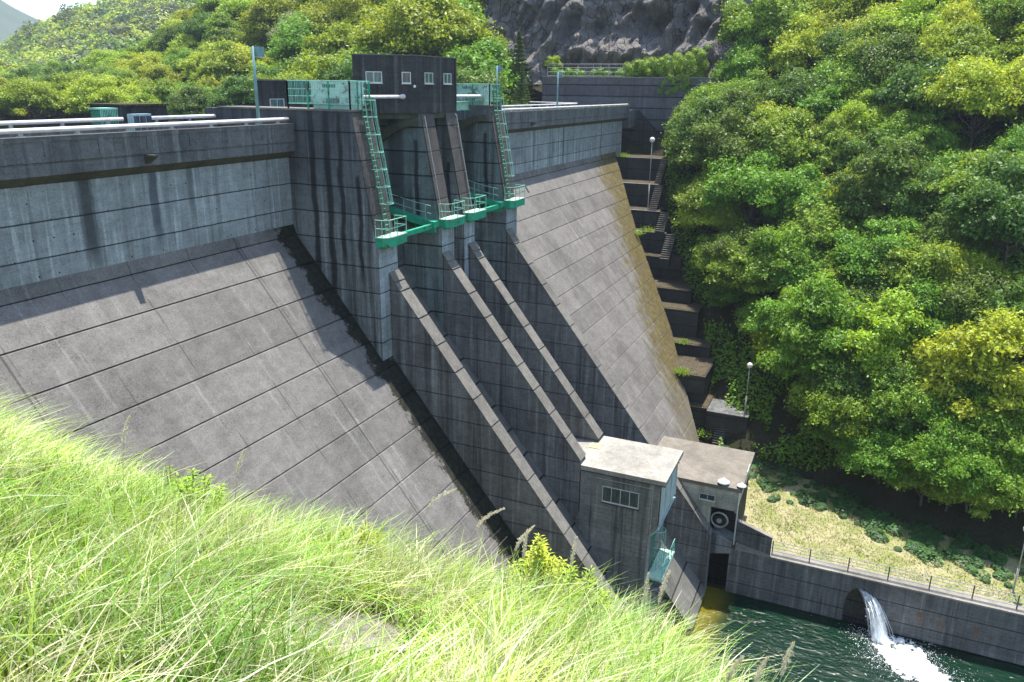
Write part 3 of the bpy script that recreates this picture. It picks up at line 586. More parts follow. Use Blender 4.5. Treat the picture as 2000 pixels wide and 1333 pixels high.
# second house
g2 = empty('valve_house', (22, -22, -30), 'far valve house with grey-brown flat roof and pale walls beside the grass', 'building')
b = MB(); X0, X1, Y0, Y1 = 18.72, 25.6, -25.1, -18.0
b.box((X0, Y0, -26.8), (X1, Y1, -25.1)); b.box((X0, -23.15, -34.8), (X1, Y1, -26.802)); b.box((X0, Y0, -26.95), (X0 + 1.6, Y0 + .12, -26.802)); b.build('wall', M['house2'], g2)
b = MB(); b.box((X0 - .15, -25.35, -25.09), (X1 + .15, -17.6, -24.8)); b.build('roof', M['grey_roof'], g2)
win(g2, (X0, -23.42, -26.3), (0, 1, 0), (-1, 0, 0), 1.2, .5, 2, 'glass', .04, .05)
b = MB(); b.tube([(X0 - .08, -25.16, -25.1), (X0 - .08, -25.16, -29.6)], .05, 8); b.tube([(X0 + .3, -25.16, -25.1), (X0 + .3, -25.16, -29.6)], .03, 8); b.build('downpipe', M['frame'], g2)
b = MB(); b.tube([(19.9, -25.45, -24.8), (19.9, -25.45, -23.9), (21.4, -25.45, -23.9), (21.4, -25.45, -24.8)], .03, 6); b.build('roof_rail', M['frame'], g2)
def floodlamp(p, label, sc=1.0):
    e = empty('loudspeaker', p, label, 'loudspeaker', 'white horn fixtures on the valve house roof edge'); p = Vector(p)
    n = 14; prof = [(0, .34), (.06, .30), (.14, .22), (.34, .10), (.36, .04), (.30, 0)]
    v = []; f = []
    for j, (r_, z_) in enumerate(prof):
        for k in range(n): a = 2 * math.pi * k / n; v.append((p.x + r_ * sc * math.cos(a), p.y + r_ * sc * math.sin(a), p.z + z_ * sc + .12))
    for j in range(len(prof) - 1):
        for k in range(n): f.append((j * n + k, j * n + (k + 1) % n, (j + 1) * n + (k + 1) % n, (j + 1) * n + k))
    b = MB(); b.add(v, f + [tuple(range(n))]); b.build('horn', M['cabinet_white'], e, True); b = MB(); b.tube([p, p + Vector((0, 0, .3))], .05, 8); b.build('stem', M['frame'], e)
floodlamp((18.9, -23.9, -24.8), 'left white horn fixture standing on the valve house roof edge', 1.3)
floodlamp((18.9, -25.25, -24.8), 'right white horn fixture at the valve house roof corner', 1.0)
b = MB(); b.box((X0 + 1.6, Y0, -30), (X1, -23.152, -26.802)); b.box((X0 + .3, -23.17, -28.95), (X0 + 1.59, -23.152, -26.81)); b.box((X0 + .3, Y0 + .02, -26.83), (X0 + 1.59, -23.18, -26.803)); b.build('valve_recess', M['terrace'], g2)  # dark concrete lining paints in the shade of the opening
v_ = empty('round_valve', (19.3, -24.0, -28.1), 'dark round valve flange inside the opening under the valve house', 'valve')
def ring(mb, c, R_, r_, n=20, m_=8):
    v = []; f = []
    for i in range(n):
        a = 2 * math.pi * i / n
        for j in range(m_):
            t = 2 * math.pi * j / m_; rr_ = R_ + r_ * math.cos(t); v.append((c[0] + r_ * math.sin(t), c[1] + rr_ * math.cos(a), c[2] + rr_ * math.sin(a)))
    for i in range(n):
        for j in range(m_): f.append((i * m_ + j, ((i + 1) % n) * m_ + j, ((i + 1) % n) * m_ + (j + 1) % m_, i * m_ + (j + 1) % m_))
    mb.add(v, f)
b = MB(); ring(b, (19.1, -23.85, -28.0), .62, .08); b.build('flange', M['steel'], v_, True); b = MB(); b.tube([(19.0, -23.85, -28.0), (20.3, -23.85, -28.0)], .42, 16); b.build('pipe', M['black'], v_); b = MB(); b.tube([(18.9, -23.85, -28.0), (19.05, -23.85, -28.0)], .2, 12); b.build('hub', M['steel'], v_)
# outlet apron, wing wall, river wall
rw = empty('river_wall', (19.5, -40, -34), 'dark concrete river wall with rust stains and pale coping along the pool', 'wall')
b = MB(); b.prism_x([(-28, -30.12), (-24.9, -30.12), (-24.9, -35), (-28, -35)], 18.8, 21); b.box((18.8, -60, -35), (21, -35.45, -30.12)); b.box((18.8, -33.55, -35), (21, -28.002, -30.12)); 
b.box((18.8, -35.448, -30.9), (21, -33.552, -30.12)); b.build('wall', M['river'], rw)
# the round-headed outlet niche
nb = MB(); cx_, rr_ = -34.5, .95; arc = [(cx_ + .95 * math.cos(t), -32.4 + 1.5 * math.sin(t)) for t in [math.pi * k / 14 for k in range(15)]]
for k in range(14):
    (ya, za), (yb_, zb_) = arc[k], arc[k + 1]
    nb.add([(18.801, ya, za), (18.801, yb_, zb_), (18.801, yb_, -30.899), (18.801, ya, -30.899), (20.2, ya, za), (20.2, yb_, zb_)], [(0, 1, 2, 3), (0, 1, 5, 4)])
nb.add([(20.2, -35.45, -35), (20.2, -33.55, -35), (20.2, -33.55, -30.8), (20.2, -35.45, -30.8)], [(0, 1, 2, 3)])
nb.build('outlet_niche', M['river'], rw, recalc=False)
b = MB(); b.box((18.72, -60, -30.118), (19.9, -27.9, -30.0)); b.build('coping', M['kerb'], rw)
b = MB(); b.box((18.78, -60, -34.9), (18.798, -36.5, -33.6)); b.box((18.6, -60, -34.9), (18.779, -38, -34.0)); b.build('footing', M['chute'], rw)
ap = MB(); ap.add([(18.8, -25.3, -29.5), (18.8, -28.0, -30.0), (20.8, -28.0, -30.0), (20.8, -25.3, -29.5), (18.8, -25.3, -30.119), (18.8, -28, -30.119), (20.8, -28, -30.119), (20.8, -25.3, -30.119)], [(0, 1, 2, 3), (4, 5, 6, 7), (0, 1, 5, 4), (1, 2, 6, 5), (2, 3, 7, 6), (3, 0, 4, 7)]); ap.build('apron', M['kerb'], rw)
b = MB(); b.add([(18.9, -25.2, -27.7), (18.9, -27.9, -28.55), (18.9, -27.9, -30.3), (18.9, -25.2, -29.3), (19.2, -25.2, -27.7), (19.2, -27.9, -28.55), (19.2, -27.9, -30.3), (19.2, -25.2, -29.3)], [(0, 1, 2, 3), (4, 5, 6, 7), (0, 1, 5, 4), (1, 2, 6, 5), (2, 3, 7, 6), (3, 0, 4, 7)]); b.build('wing_wall', M['river'], rw)
b = MB(); b.add([(18.86, -25.2, -27.69), (19.24, -25.2, -27.69), (19.24, -27.95, -28.54), (18.86, -27.95, -28.54), (18.86, -25.2, -27.6), (19.24, -25.2, -27.6), (19.24, -27.95, -28.45), (18.86, -27.95, -28.45)], [(0, 1, 2, 3), (4, 5, 6, 7), (0, 1, 5, 4), (1, 2, 6, 5), (2, 3, 7, 6), (3, 0, 4, 7)]); b.build('wing_coping', M['kerb'], rw)
b = MB(); b.add([(18.72, -23.4, -29.0), (18.72, -25.0, -29.6), (21, -25.0, -29.6), (21, -23.4, -29.0), (18.72, -23.4, -30.9), (18.72, -25.0, -30.5), (21, -25.0, -30.5), (21, -23.4, -30.9)], [(0, 1, 2, 3), (4, 5, 6, 7), (0, 1, 5, 4), (1, 2, 6, 5), (2, 3, 7, 6), (3, 0, 4, 7)]); b.build('outlet_lip', M['chute'], rw)
b = MB(); b.box((20.9, -25.0, -35), (21.2, -23.1, -29)); b.build('recess_back', M['terrace'], rw)
rs = random.Random(5)
for k in range(9):     # rust runs below weep holes
    y = -37.6 - 1.35 * k + rs.uniform(-.4, .4); z = -31.6 - rs.uniform(0, .9); b = MB(); n = 9; pts = []
    for i in range(n + 1): t = i / n; pts.append((y + .34 * math.sin(t * 3.1) * (1 - t * .4) + rs.uniform(-.05, .05), z - 1.5 * t))
    for i in range(n + 1): t = 1 - i / n; pts.append((y - .34 * math.sin(t * 3.1) * (1 - t * .4) + rs.uniform(-.05, .05), z - 1.5 * t))
    b.add([(18.79 if q[1] > -33.55 else 18.77, q[0], q[1]) for q in pts], [tuple(range(len(pts)))]); 
# railing on the river wall
fr = empty('river_railing', (19.3, -40, -30), 'thin grey four-wire railing with dark posts along the river wall', 'railing')
for k in range(12):
    y = -28.0 - 2.72 * k; b = MB(); b.box((19.27, y - .04, -30), (19.33, y + .04, -28.9)); b.build('post', M['rail_dark'], fr)
for h in (.25, .52, .8, 1.07):
    b = MB(); b.tube([(19.3, -28, -30 + h), (19.3, -58, -30 + h)], .028, 6); b.build('rail', M['steel'], fr)

# ------------------------------------------------------------------ abutment terraces and stairs
TB = [(75.49, 2.6, -2.43, -2.0), (66.28, -.24, -6.1, -4.6), (62.2, -2.6, -6.9, -7.47), (59.04, -4.97, -8.07, -10.35), (53.84, -6.12, -9.3, -11.87), (54.71, -8.72, -12.05, -15.09),
      (50.5, -10.87, -14.34, -17.78), (47.6, -12.09, -15.86, -19.35), (44.89, -14.6, -17.89, -22.35), (38.89, -15.59, -18.6, -23.62), (38.0, -17.91, -19.3, -26.6)]
TB[4] = (57.0, -6.6, -9.5, -12.6)
ab = empty('abutment_steps', (52, -10, -30), 'dark mossy concrete abutment blocks stepping up the bank beside the dam', 'steps')
for i, (x, yl_, yr, zt) in enumerate(TB):
    xn = TB[i - 1][0] + 1.5 if i else 80
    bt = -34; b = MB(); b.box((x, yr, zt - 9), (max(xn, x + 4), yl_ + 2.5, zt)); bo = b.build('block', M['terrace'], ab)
    b = MB(); b.box((x - .04, yr - .04, zt + .002), (x + .35, yl_ + 2.5, zt + .06)); b.box((x + .35, yr + .1, zt + .002), (max(xn, x + 4) - .1, yl_ + 2.5, zt + .09), 1); b.build('block_top', [M['kerb'] if i < 5 else M['litter'], M['litter']], ab)  # pale front strip on the upper blocks paints their sunlit edge
b = MB(); b.box((37.4, -23.3, -30.5), (41, -19.3, -26.6)); b.build('block', M['terrace'], ab); b = MB(); b.box((37.36, -23.34, -26.598), (41, -19.3, -26.52)); b.build('block_top', M['chute'], ab)
def stairs(xa, za, xb_, zb_, y0, y1, label, name='concrete_stairs'):
    n = max(3, int(abs(zb_ - za) / .2)); b = MB(); dx = (xb_ - xa) / n; dz = (zb_ - za) / n
    for k in range(n): b.box((xa + dx * k, y0, za + dz * k - .9), (xa + dx * (k + 1) + .02, y1, za + dz * (k + 1) - .05))
    t = MB()
    for k in range(n): t.box((xa + dx * k - .04, y0 - .02, za + dz * (k + 1) - .048), (xa + dx * (k + 1) - .02, y1 + .02, za + dz * (k + 1)))
    e = empty(name, (xa, (y0 + y1) / 2, za), label, 'stairs', 'flights of stairs up the abutment'); b.build('flight', M['terrace'], e); t.build('treads', M['strip'], e)
stairs(63.2, -7.4, 66.4, -4.6, -7.0, -6.2, 'uppermost sunlit flight of narrow stairs beside the abutment blocks')
stairs(59.3, -10.3, 62.3, -7.45, -7.6, -6.6, 'second sunlit flight of stairs beside the top globe lamp block')
stairs(56.8, -12.5, 59.2, -10.4, -9.3, -8.2, 'short dark flight of stairs below the second sunlit flight')
stairs(53.8, -15.2, 56.8, -12.6, -10.8, -9.7, 'dark flight of stairs at the right of the fifth abutment block')
stairs(36.3, -29.8, 38.6, -26.8, -21.3, -20.3, 'lowest flight of stairs below the lower globe lamp')
# retaining wall behind the crest end, with fence
rt = empty('retaining_wall', (74.5, 5, -3), 'tall dark retaining wall with wire fence on top beyond the dam end', 'wall')
b = MB(); b.box((74, -12, -9), (76.5, 13.8, 5.5)); b.build('wall', M['retain'], rt)
b = MB(); b.box((73.95, -12, 5.502), (76.6, 13.8, 5.6)); b.build('coping', M['kerb'], rt)
b = MB(); [b.box((73.97, y, 4.6), (73.998, y + w_, 5.5)) for y, w_ in ((9.0, 4.6), (5.5, 1.1), (2.2, 1.1), (-1.0, 1.1))]; b.build('patch', M['cope'], rt)
fe = empty('wire_fence', (75, 5, 5.6), 'grey wire mesh fence standing on the retaining wall', 'fence')
for k in range(7): b = MB(); b.tube([(75, 13.4 - 2.3 * k, 5.6), (75, 13.4 - 2.3 * k, 7.35)], .04, 6); b.build('post', M['steel'], fe)
b = MB(); [b.tube([(75, 13.4, z), (75, -.5, z)], .018, 4, cap=False) for z in (5.7, 6.25, 6.8, 7.3)]; [b.tube([(75, 13.4 - .35 * k, 5.65), (75, 13.4 - .35 * k, 7.3)], .010, 3, cap=False) for k in range(40)]; b.build('mesh', M['steel'], fe)
b = MB()     # dark stair flight against the retaining wall
for k in range(14): b.box((73.2, -.6 - .28 * k, -3.2), (73.98, -.6 - .28 * (k + 1), 1.2 - .28 * k))
e = empty('wall_stairs', (73.5, -2, -3), 'dark flight of stairs going down against the retaining wall', 'stairs'); b.build('flight', M['terrace'], e)

# ------------------------------------------------------------------ lamps
def box_lamp(x, z0, h, label, side=1):
    e = empty('box_lamp', (x, -.02, z0), label, 'lamp', 'teal box lamps on the crest')
    b = MB(); b.tube([(x, -.02, z0), (x, -.02, z0 + h)], .1, 10, .06); b.build('pole', M['teal'], e, True)
    b = MB(); b.box((x + .12, -.25, z0 + h - .5), (x + .62, .2, z0 + h)); b.build('lamp_head', M['teal'], e); b = MB(); b.box((x + .16, -.22, z0 + h - .54), (x + .58, .17, z0 + h - .502)); b.build('lens', M['cabinet_white'], e)
    b = MB(); b.box((x - .14, -.16, z0), (x + .14, .12, z0 + .06)); b.build('base_plate', M['teal'], e)
box_lamp(-2.3, 1.9, 4.0, 'teal pole lamp with square head left of the spillway, nearest the camera'); box_lamp(28.6, 1.9, 3.9, 'teal pole lamp with square head rising behind the right guard cage'); box_lamp(43.7, 1.9, 3.7, 'farthest teal pole lamp with square head on the right crest')
def globe_lamp(p, h, label, r=.26):
    e = empty('globe_lamp', p, label, 'lamp', 'globe lamps on grey poles'); x, y, z = p
    b = MB(); b.tube([(x, y, z), (x, y, z + h * .4)], .07, 8); b.tube([(x, y, z + h * .4), (x, y, z + h)], .045, 8); b.build('pole', M['pole'], e, True)
    b = MB(); b.sphere((x, y, z + h + r * .9), r); b.build('globe', M['globe'], e, True); b = MB(); b.tube([(x, y, z), (x, y, z + .05)], .16, 10); b.build('base_plate', M['pole'], e)
globe_lamp((59.6, -6.45, -10.3), 8.2, 'white globe lamp on a tall pole at the upper abutment blocks', .32)
globe_lamp((38.0, -22.9, -26.52), 4.9, 'dull globe lamp on the lowest dark block under the trees', .28)
globe_lamp((21.5, -44.4, -30), 4.8, 'grey lamp pole behind the river railing at the right edge', .3)

# ------------------------------------------------------------------ water
b = MB(); b.add([(-6, -75, -34), (18.9, -75, -34), (18.9, -16, -34), (-6, -16, -34)], [(0, 1, 2, 3)]); tag(b.build('river_water', M['water'], recalc=False), kind='structure')
b = MB(); b.add([(-90, 7, -4.5), (90, 7, -4.5), (330, 300, -4.5), (-90, 300, -4.5)], [(0, 1, 2, 3)]); tag(b.build('reservoir_water', M['water'], recalc=False), kind='structure')
b = MB(); b.add([(-6, -75, -37), (19, -75, -37), (19, -16, -35.5), (-6, -16, -35.5)], [(0, 1, 2, 3)]); tag(b.build('river_bed', M['hill'], recalc=False), kind='structure')
rg = np.random.RandomState(7)
# arching jet
pts = []; n = 18; V = []; F = []; m_ = 22
for i in range(n + 1):
    t = i / n * 1.02; c = Vector((19.3 - 1.7 * t, -34.55 - 1.75 * t, -31.3 + .2 * t - 3.0 * t * t)); r_ = .26 + .42 * t * t
    for k in range(m_):
        a = 2 * math.pi * k / m_; j = 1 + (.10 + .28 * t) * (rg.rand() - .5)
        V.append((c.x + r_ * j * .75 * math.cos(a), c.y + r_ * j * math.sin(a) * 1.15, c.z + r_ * j * .75 * math.sin(a * 1.0) + .35 * r_ * math.cos(a)))
for i in range(n):
    for k in range(m_): F.append((i * m_ + k, i * m_ + (k + 1) % m_, (i + 1) * m_ + (k + 1) % m_, (i + 1) * m_ + k))
tag(link('water_jet', npmesh('water_jet', np.array(V), np.array(F), M['foam'], smooth=True)), 'white arching water jet pouring from the river wall outlet', 'water jet')
# foam field: lumpy sheet plus droplets and glitter flecks
rj = random.Random(77); b = MB()
for k in range(150):
    oa, ob = rj.gauss(0, .16), rj.gauss(0, .2); t0 = rj.uniform(0, .6); t1 = min(1.02, t0 + rj.uniform(.25, .6)); sp_ = rj.uniform(.9, 1.15)
    P = []
    for i in range(7):
        t = t0 + (t1 - t0) * i / 6; g_ = .7 + 1.5 * t; P.append((19.3 - 1.7 * t * sp_ + oa * g_, -34.55 - 1.75 * t * sp_ + ob * g_, -31.3 + .2 * t - 3.0 * t * t + abs(oa) * .6 + rj.uniform(-.03, .03)))
    if P[-1][2] > -34.2: b.tube(P, rj.uniform(.012, .045), 5, .008)
tag(b.build('jet_strands', M['foam'], None, True), 'thin white strands tearing off the arching jet', 'jet strands', kind='stuff')
xs = np.linspace(8, 18.6, 170); ys = np.linspace(-46, -33, 210)
def foamz(X, Y):
    ux = (X - 15.6); uy = (Y + 38.3); a = rad(38); p = ux * math.cos(a) + uy * math.sin(a); q = -ux * math.sin(a) + uy * math.cos(a)
    d = np.sqrt((p / 4.3) ** 2 + (q / 1.9) ** 2) + .55 * fbm(X * .9, Y * .9, 3) + 1.15 * fbm(X * 3, Y * 3, 9) + .5 * fbm(X * 8, Y * 8, 19)
    return -34.12 + np.clip((1.0 - d), -.2, 1) * .42 + .10 * fbm(X * 5, Y * 5, 21)
fo = grid('foam', xs, ys, foamz, M['foam']); tag(fo, 'white churning foam spreading over the green pool below the jet', 'foam', kind='stuff')
def leafset(Cn, N, size, rng, asp=.5, fold=0.0):
    n = len(Cn); N = N / np.maximum(np.linalg.norm(N, axis=1, keepdims=True), 1e-6); t = np.cross(N, rng.normal(size=(n, 3))); t /= np.maximum(np.linalg.norm(t, axis=1, keepdims=True), 1e-6)
    b = np.cross(N, t); s = np.asarray(size).reshape(-1, 1) * np.ones((n, 1)); V = np.stack([Cn - t * s, Cn + b * s * asp - N * fold * s, Cn + t * s, Cn - b * s * asp - N * fold * s], 1).reshape(-1, 3)
    return V, np.arange(4 * n).reshape(n, 4)
nd = 9000; tt = rg.rand(nd); ang = rg.rand(nd) * 6.283
p = np.abs(rg.normal(size=nd)) * 1.25 * 4.0 * .55 * np.sign(rg.rand(nd) - .35); q = rg.normal(size=nd) * 1.25; a = rad(38)
D = np.stack([15.6 + p * math.cos(a) - q * math.sin(a), -38.2 + p * math.sin(a) + q * math.cos(a), -33.97 + np.abs(rg.normal(size=nd)) * .12 * np.exp(-(p / 4) ** 2)], 1)
D = D[(D[:, 0] < 18.5)]
k2 = 900; t2 = rg.rand(k2) ** .6; D2 = np.stack([19.3 - 1.7 * t2 + rg.normal(size=k2) * .3 * t2, -34.55 - 1.75 * t2 + rg.normal(size=k2) * .42 * t2, -31.3 + .2 * t2 - 3.0 * t2 * t2 + rg.normal(size=k2) * .25 * t2], 1); D = np.concatenate([D, D2[D2[:, 2] > -34]])
Vv, Ff = leafset(D, rg.normal(size=D.shape) + np.array([0, 0, 1.2]), rg.rand(len(D)) ** 2 * .035 + .010, rg, .7)  # droplets, plus white flecks that paint sparkle on the water
tag(link('spray_and_glitter', npmesh('spray_and_glitter', Vv, Ff, M['foam'])), 'scattered white droplets and painted water-glitter flecks around the jet and foam', 'spray_and_glitter', kind='stuff')

# ------------------------------------------------------------------ terrain
def xtoe(y): return np.interp(y, [-75, -60, -45, -36, -30, -20, 0, 12], [25, 26, 27, 29, 33.5, 35.5, 35.5, 35.5])
def hill_r(X, Y):
    t = X - xtoe(Y); h = -30 - 1.2 * np.clip(-t - .3, 0, .8) + np.maximum(t, 0) * .76 + np.where(t > 0, 2.2 * fbm(X * .12, Y * .12, 5) * np.clip(t / 8, 0, 1), 0)
    h = h - 8 * np.clip((Y - 2) / 4, 0, 1) * (X < 72)
    h = np.where((X > 74.5) & (Y < 14) & (Y > -3), np.minimum(h, np.maximum(5.4, h - 99)), h)
    h = h - 1.0 * np.clip(1 - np.abs((Y + SL * 1.25 * (X - 34) * .62 + 17)) / 5, 0, 1) * 0
    # keep under the terrace blocks
    yb_ = np.interp(X, [38, 45, 50.5, 54.7, 59, 66.3, 75.5], [-17.5, -16.5, -12.6, -10.4, -6.9, -3.2, 0])
    dd = np.clip(1 - np.abs(Y - yb_) / 5.5, 0, 1)
    return h - 2.6 * dd * (X > 36) * (X < 74)
tag(grid('hillside', np.concatenate([np.arange(20, 90, .9), np.arange(90, 240, 4)]), np.arange(-120, 6, .9), hill_r, M['hill']), kind='structure')
b = MB(); b.box((19.9, -75, -31), (34, -25.2, -30.03)); o = b.build('grass_flat', M['meadow'])
bpy.data.objects.remove(o)
def meadow(X, Y): return -30.03 + .12 * fbm(X * .5, Y * .5, 8) + np.clip((X - xtoe(Y)) * .76 * 1.0, 0, 3) * 0
tag(grid('meadow', np.arange(19.9, 38, .5), np.arange(-75, -16, .5), meadow, M['meadow']), kind='structure')
# base terrain far and wide
def base(X, Y):
    r = np.hypot(X - CAM.x, Y - CAM.y); return np.where(r > 700, 40 + 0 * X, -37.5 + 0 * X)
tag(grid('valley_floor', np.linspace(-900, 1500, 25), np.linspace(-1000, 1500, 25), lambda X, Y: -38 + 0 * X, M['hill']), kind='structure')
# cliff: sprayed rock face behind the retaining wall
ys = np.linspace(-24, 30, 200); zs_ = np.linspace(4.5, 34, 120); Yg, Zg = np.meshgrid(ys, zs_, indexing='ij')
lump = fbm(Yg * .16 + 3, Zg * .16, 11, 5) * 8 + (1 - np.abs(fbm(Yg * .30 + Zg * .1, Zg * .16, 31, 3)) * 4) * 3.6 + np.abs(fbm(Yg * 1.1 + Zg * .5, Zg * .45, 41, 3)) * 3.2 + fbm(Yg * .8, Zg * .8, 57, 4) * 2.6
Xg = 80 + (Zg - 5) * .52 - lump + np.clip(np.abs(Yg - 4) - 20, 0, 99) * .8
V = np.stack([Xg, Yg, Zg], -1).reshape(-1, 3); i, j = np.meshgrid(np.arange(199), np.arange(119), indexing='ij'); a_ = (i * 120 + j).ravel()
cl = link('cliff', npmesh('cliff', V, np.stack([a_, a_ + 1, a_ + 121, a_ + 120], -1), M['rock'], smooth=False)); tag(cl, kind='structure')
# ledge behind the retaining wall
tag(grid('wall_ledge', np.arange(76.3, 90, 1), np.arange(-20, 30, 1), lambda X, Y: 5.45 + .5 * fbm(X * .5, Y * .5, 2) + 0 * X, M['litter']), kind='structure')
# far bank and hills, laid out around the reservoir
def polar_hill(name, az0, az1, D0, ztop, z0, depth, rough, mat, nD=40, nA=90, seed=1):
    A, D = np.meshgrid(np.linspace(az0, az1, nA), np.linspace(0, 1, nD), indexing='ij')
    def zf(A, t):
        zt = np.interp(A, [q[0] for q in ztop], [q[1] for q in ztop]); return z0 + (zt - z0) * np.clip(t, 0, 1) ** .95 + rough * fbm(A * .35, t * 5, seed) * np.clip(t * 6, 0, 1)
    def pos(A, t):
        d0 = np.interp(A, [q[0] for q in D0], [q[1] for q in D0]); r = d0 + depth * t
        return np.stack([CAM.x + r * np.cos(np.radians(A)), CAM.y + r * np.sin(np.radians(A)), zf(A, t)], -1)
    V = pos(A, D * 1.0); Vb = pos(A[:, -1:], D[:, -1:] + .9); Vb[..., 2] = z0 - 6; V = np.concatenate([V, Vb], 1)
    n2 = nD + 1; i, j = np.meshgrid(np.arange(nA - 1), np.arange(n2 - 1), indexing='ij'); a = (i * n2 + j).ravel()
    o = link(name, npmesh(name, V.reshape(-1, 3), np.stack([a, a + n2, a + n2 + 1, a + 1], -1), mat, smooth=True)); tag(o, kind='structure'); return pos
near_pos = polar_hill('far_bank', 15, 62, [(15, 122), (24, 124), (40, 150), (62, 205)], [(15, 50), (30, 46), (40, 33), (45.5, 15), (48, 7), (51, 1.5), (55.5, -3), (62, -5)], -5, 95, 4, M['hill'])
mid_pos = polar_hill('mid_hill', 46, 66, [(46, 330), (66, 300)], [(46, -5), (50, -4), (52.5, 0), (55, 7), (58, 9), (66, 12)], -5, 90, 4, M['hill'], seed=4)
far_pos = polar_hill('back_hill', 38, 66, [(38, 420), (66, 420)], [(38, 75), (46, 58), (50.5, 40), (52.2, 32), (53.0, 28), (53.8, 23), (54.8, 14), (56, 6), (60, 0), (66, 0)], -5, 150, 8, M['hill'], seed=6)
mt = polar_hill('mountain', 50, 72, [(50, 1500), (72, 1500)], [(50, 90), (53, 118), (54, 138), (55.7, 180), (58, 220), (63, 250), (72, 250)], -5, 400, 20, M['leaf_far'], seed=9)
# foreground bank
def xedge(y): return np.interp(y, [-40, -31, -29.9, -28.6, -27.3, -24, -21, -17.5, -12], [-34, -32.0, -30.9, -29.3, -29.7, -30.8, -32.0, -31.2, -31])
def bank(X, Y):
    e = np.clip(X - xedge(Y), 0, 40); h = 1.15 - .57 * (X + 35.25) + .1 * (Y + 28.28) - .62
    h = np.where(X < -37, h - .45 * (X + 37) * -1 * 0, h)
    return h - .55 * e * np.clip(e / 1.5, 0, 1) + .12 * fbm(X * .8, Y * .8, 14)
tag(grid('grass_bank', np.arange(-42, -4, .25), np.arange(-46, -4, .25), lambda X, Y: np.where(Y > -9, -34, np.maximum(bank(X, Y), -36)), M['bank']), kind='structure')
b = MB(); n = 22; cpt = [(-32.7 + (.55 + .4 * rg.rand()) * math.cos(t), -27.05 + (.35 + .3 * rg.rand()) * math.sin(t)) for t in [6.283 * k / n for k in range(n)]]
b.add([(x, y, float(bank(np.array(x), np.array(y))) + .03) for x, y in cpt] + [(-32.7, -27.05, float(bank(np.array(-32.7), np.array(-27.05))) + .05)], [(k, (k + 1) % n, n) for k in range(n)]); tag(b.build('dirt_patch', M['dirt'], recalc=False), kind='structure')

# ------------------------------------------------------------------ grass in the foreground
def blades(P, L, Wd, rng, lean, seg=4, wind=(.25, -.5)):
    n = len(P); a = rng.rand(n) * 6.283; d = np.stack([np.cos(a), np.sin(a), np.zeros(n)], 1) * lean[:, None] + np.array([wind[0], wind[1], 0]) * (.4 * lean[:, None] + .15)
    side = np.cross(d, [0, 0, 1]); side /= np.maximum(np.linalg.norm(side, axis=1, keepdims=True), 1e-6); side = side + rng.normal(size=(n, 3)) * .35; rows = []
    for k in range(seg + 1):
        t = k / seg; c = P + np.array([0, 0, 1.0]) * (L * (t - .42 * lean * t ** 2.2))[:, None] + d * (L * t ** 1.9)[:, None]; w_ = Wd * (1 - t) ** .7 * (.55 + .45 * min(1, t * 6)) + .0006
        rows += [c - side * w_[:, None], c + side * w_[:, None]]
    V = np.stack(rows, 1).reshape(-1, 3); m = 2 * (seg + 1); base_ = (np.arange(n) * m)[:, None]
    F = np.concatenate([base_ + np.array([[2 * k, 2 * k + 1, 2 * k + 3, 2 * k + 2]]) for k in range(seg)], 1).reshape(-1, 4); return V, F
def scatter_bank(n, rng, x0=-41, x1=-27.5, y0=-36, y1=-15.5, beyond=2.4, pw=1.0):
    x = x0 + (x1 - x0) * rng.rand(n); y = y0 + (y1 - y0) * rng.rand(n); k = (x < xedge(y) + beyond) & (x > -38.5) & (np.hypot(x - CAM.x, y - CAM.y) > 1.9)
    k &= ~((np.hypot((x + 32.7) / .8, (y + 27.05) / .55) < 1) & (rng.rand(n) < .86))
    az = np.degrees(np.arctan2(y - CAM.y, x - CAM.x)); k &= (az > -16) & (az < 66); x, y = x[k], y[k]; return x, y
rg = np.random.RandomState(3)
def grasslayer(name, n, Lr, Wr, leanr, mat, seed, label, tuft=9, thr=None):
    rng = np.random.RandomState(seed); x, y = scatter_bank(n, rng); 
    if thr is not None: k = fbm(x * .7, y * .7, seed) > thr; x, y = x[k], y[k]
    x = np.repeat(x, tuft) + rng.normal(size=len(x) * tuft) * .075; y = np.repeat(y, tuft) + rng.normal(size=len(y) * tuft) * .075
    z = bank(x, y) - .02; hgt = (1 + 1.1 * fbm(x * .45, y * .45, 77) + .7 * fbm(x * 1.9, y * 1.9, 78)) * np.clip(np.hypot((x + 33.2) / 1.7, (y + 27.35) / 1.2), .35, 1); L = (Lr[0] + (Lr[1] - Lr[0]) * rng.rand(len(x))) * hgt; Wd = Wr[0] + (Wr[1] - Wr[0]) * rng.rand(len(x))
    V, F = blades(np.stack([x, y, z], 1), L, Wd, rng, leanr[0] + (leanr[1] - leanr[0]) * rng.rand(len(x)))
    return V, F
Va, Fa = grasslayer('a', 14500, (.36, .85), (.003, .0085), (.2, 1.2), None, 5, '')
Vb, Fb = grasslayer('b', 7500, (.35, .85), (.003, .005), (.3, 1.1), None, 6, '', 7, .02)
Vc, Fc = grasslayer('c', 7000, (.15, .45), (.004, .007), (.5, 1.2), None, 8, '', 7)
V = np.concatenate([Va, Vc, Vb]); F = np.concatenate([Fa, Fc + len(Va), Fb + len(Va) + len(Vc)]); nb_ = len(F) // 4; root = V[F[::4, 0]]; rq = rg.rand(nb_)
f1 = fbm(root[:, 0] * .8, root[:, 1] * .8, 201); f2 = fbm(root[:, 0] * 1.7, root[:, 1] * 1.7, 209); mb_ = np.where(f1 + .35 * (rq - .5) > .08, 2, np.where(f2 + .5 * (rq - .5) > .16, 1, 0)); r2 = rg.rand(nb_); mb_ = np.where(r2 < .07, 3, np.where((r2 > .94), 1, mb_))
mb_[len(Fa) // 4 + len(Fc) // 4:] = 1; mi = np.repeat(mb_, 4)
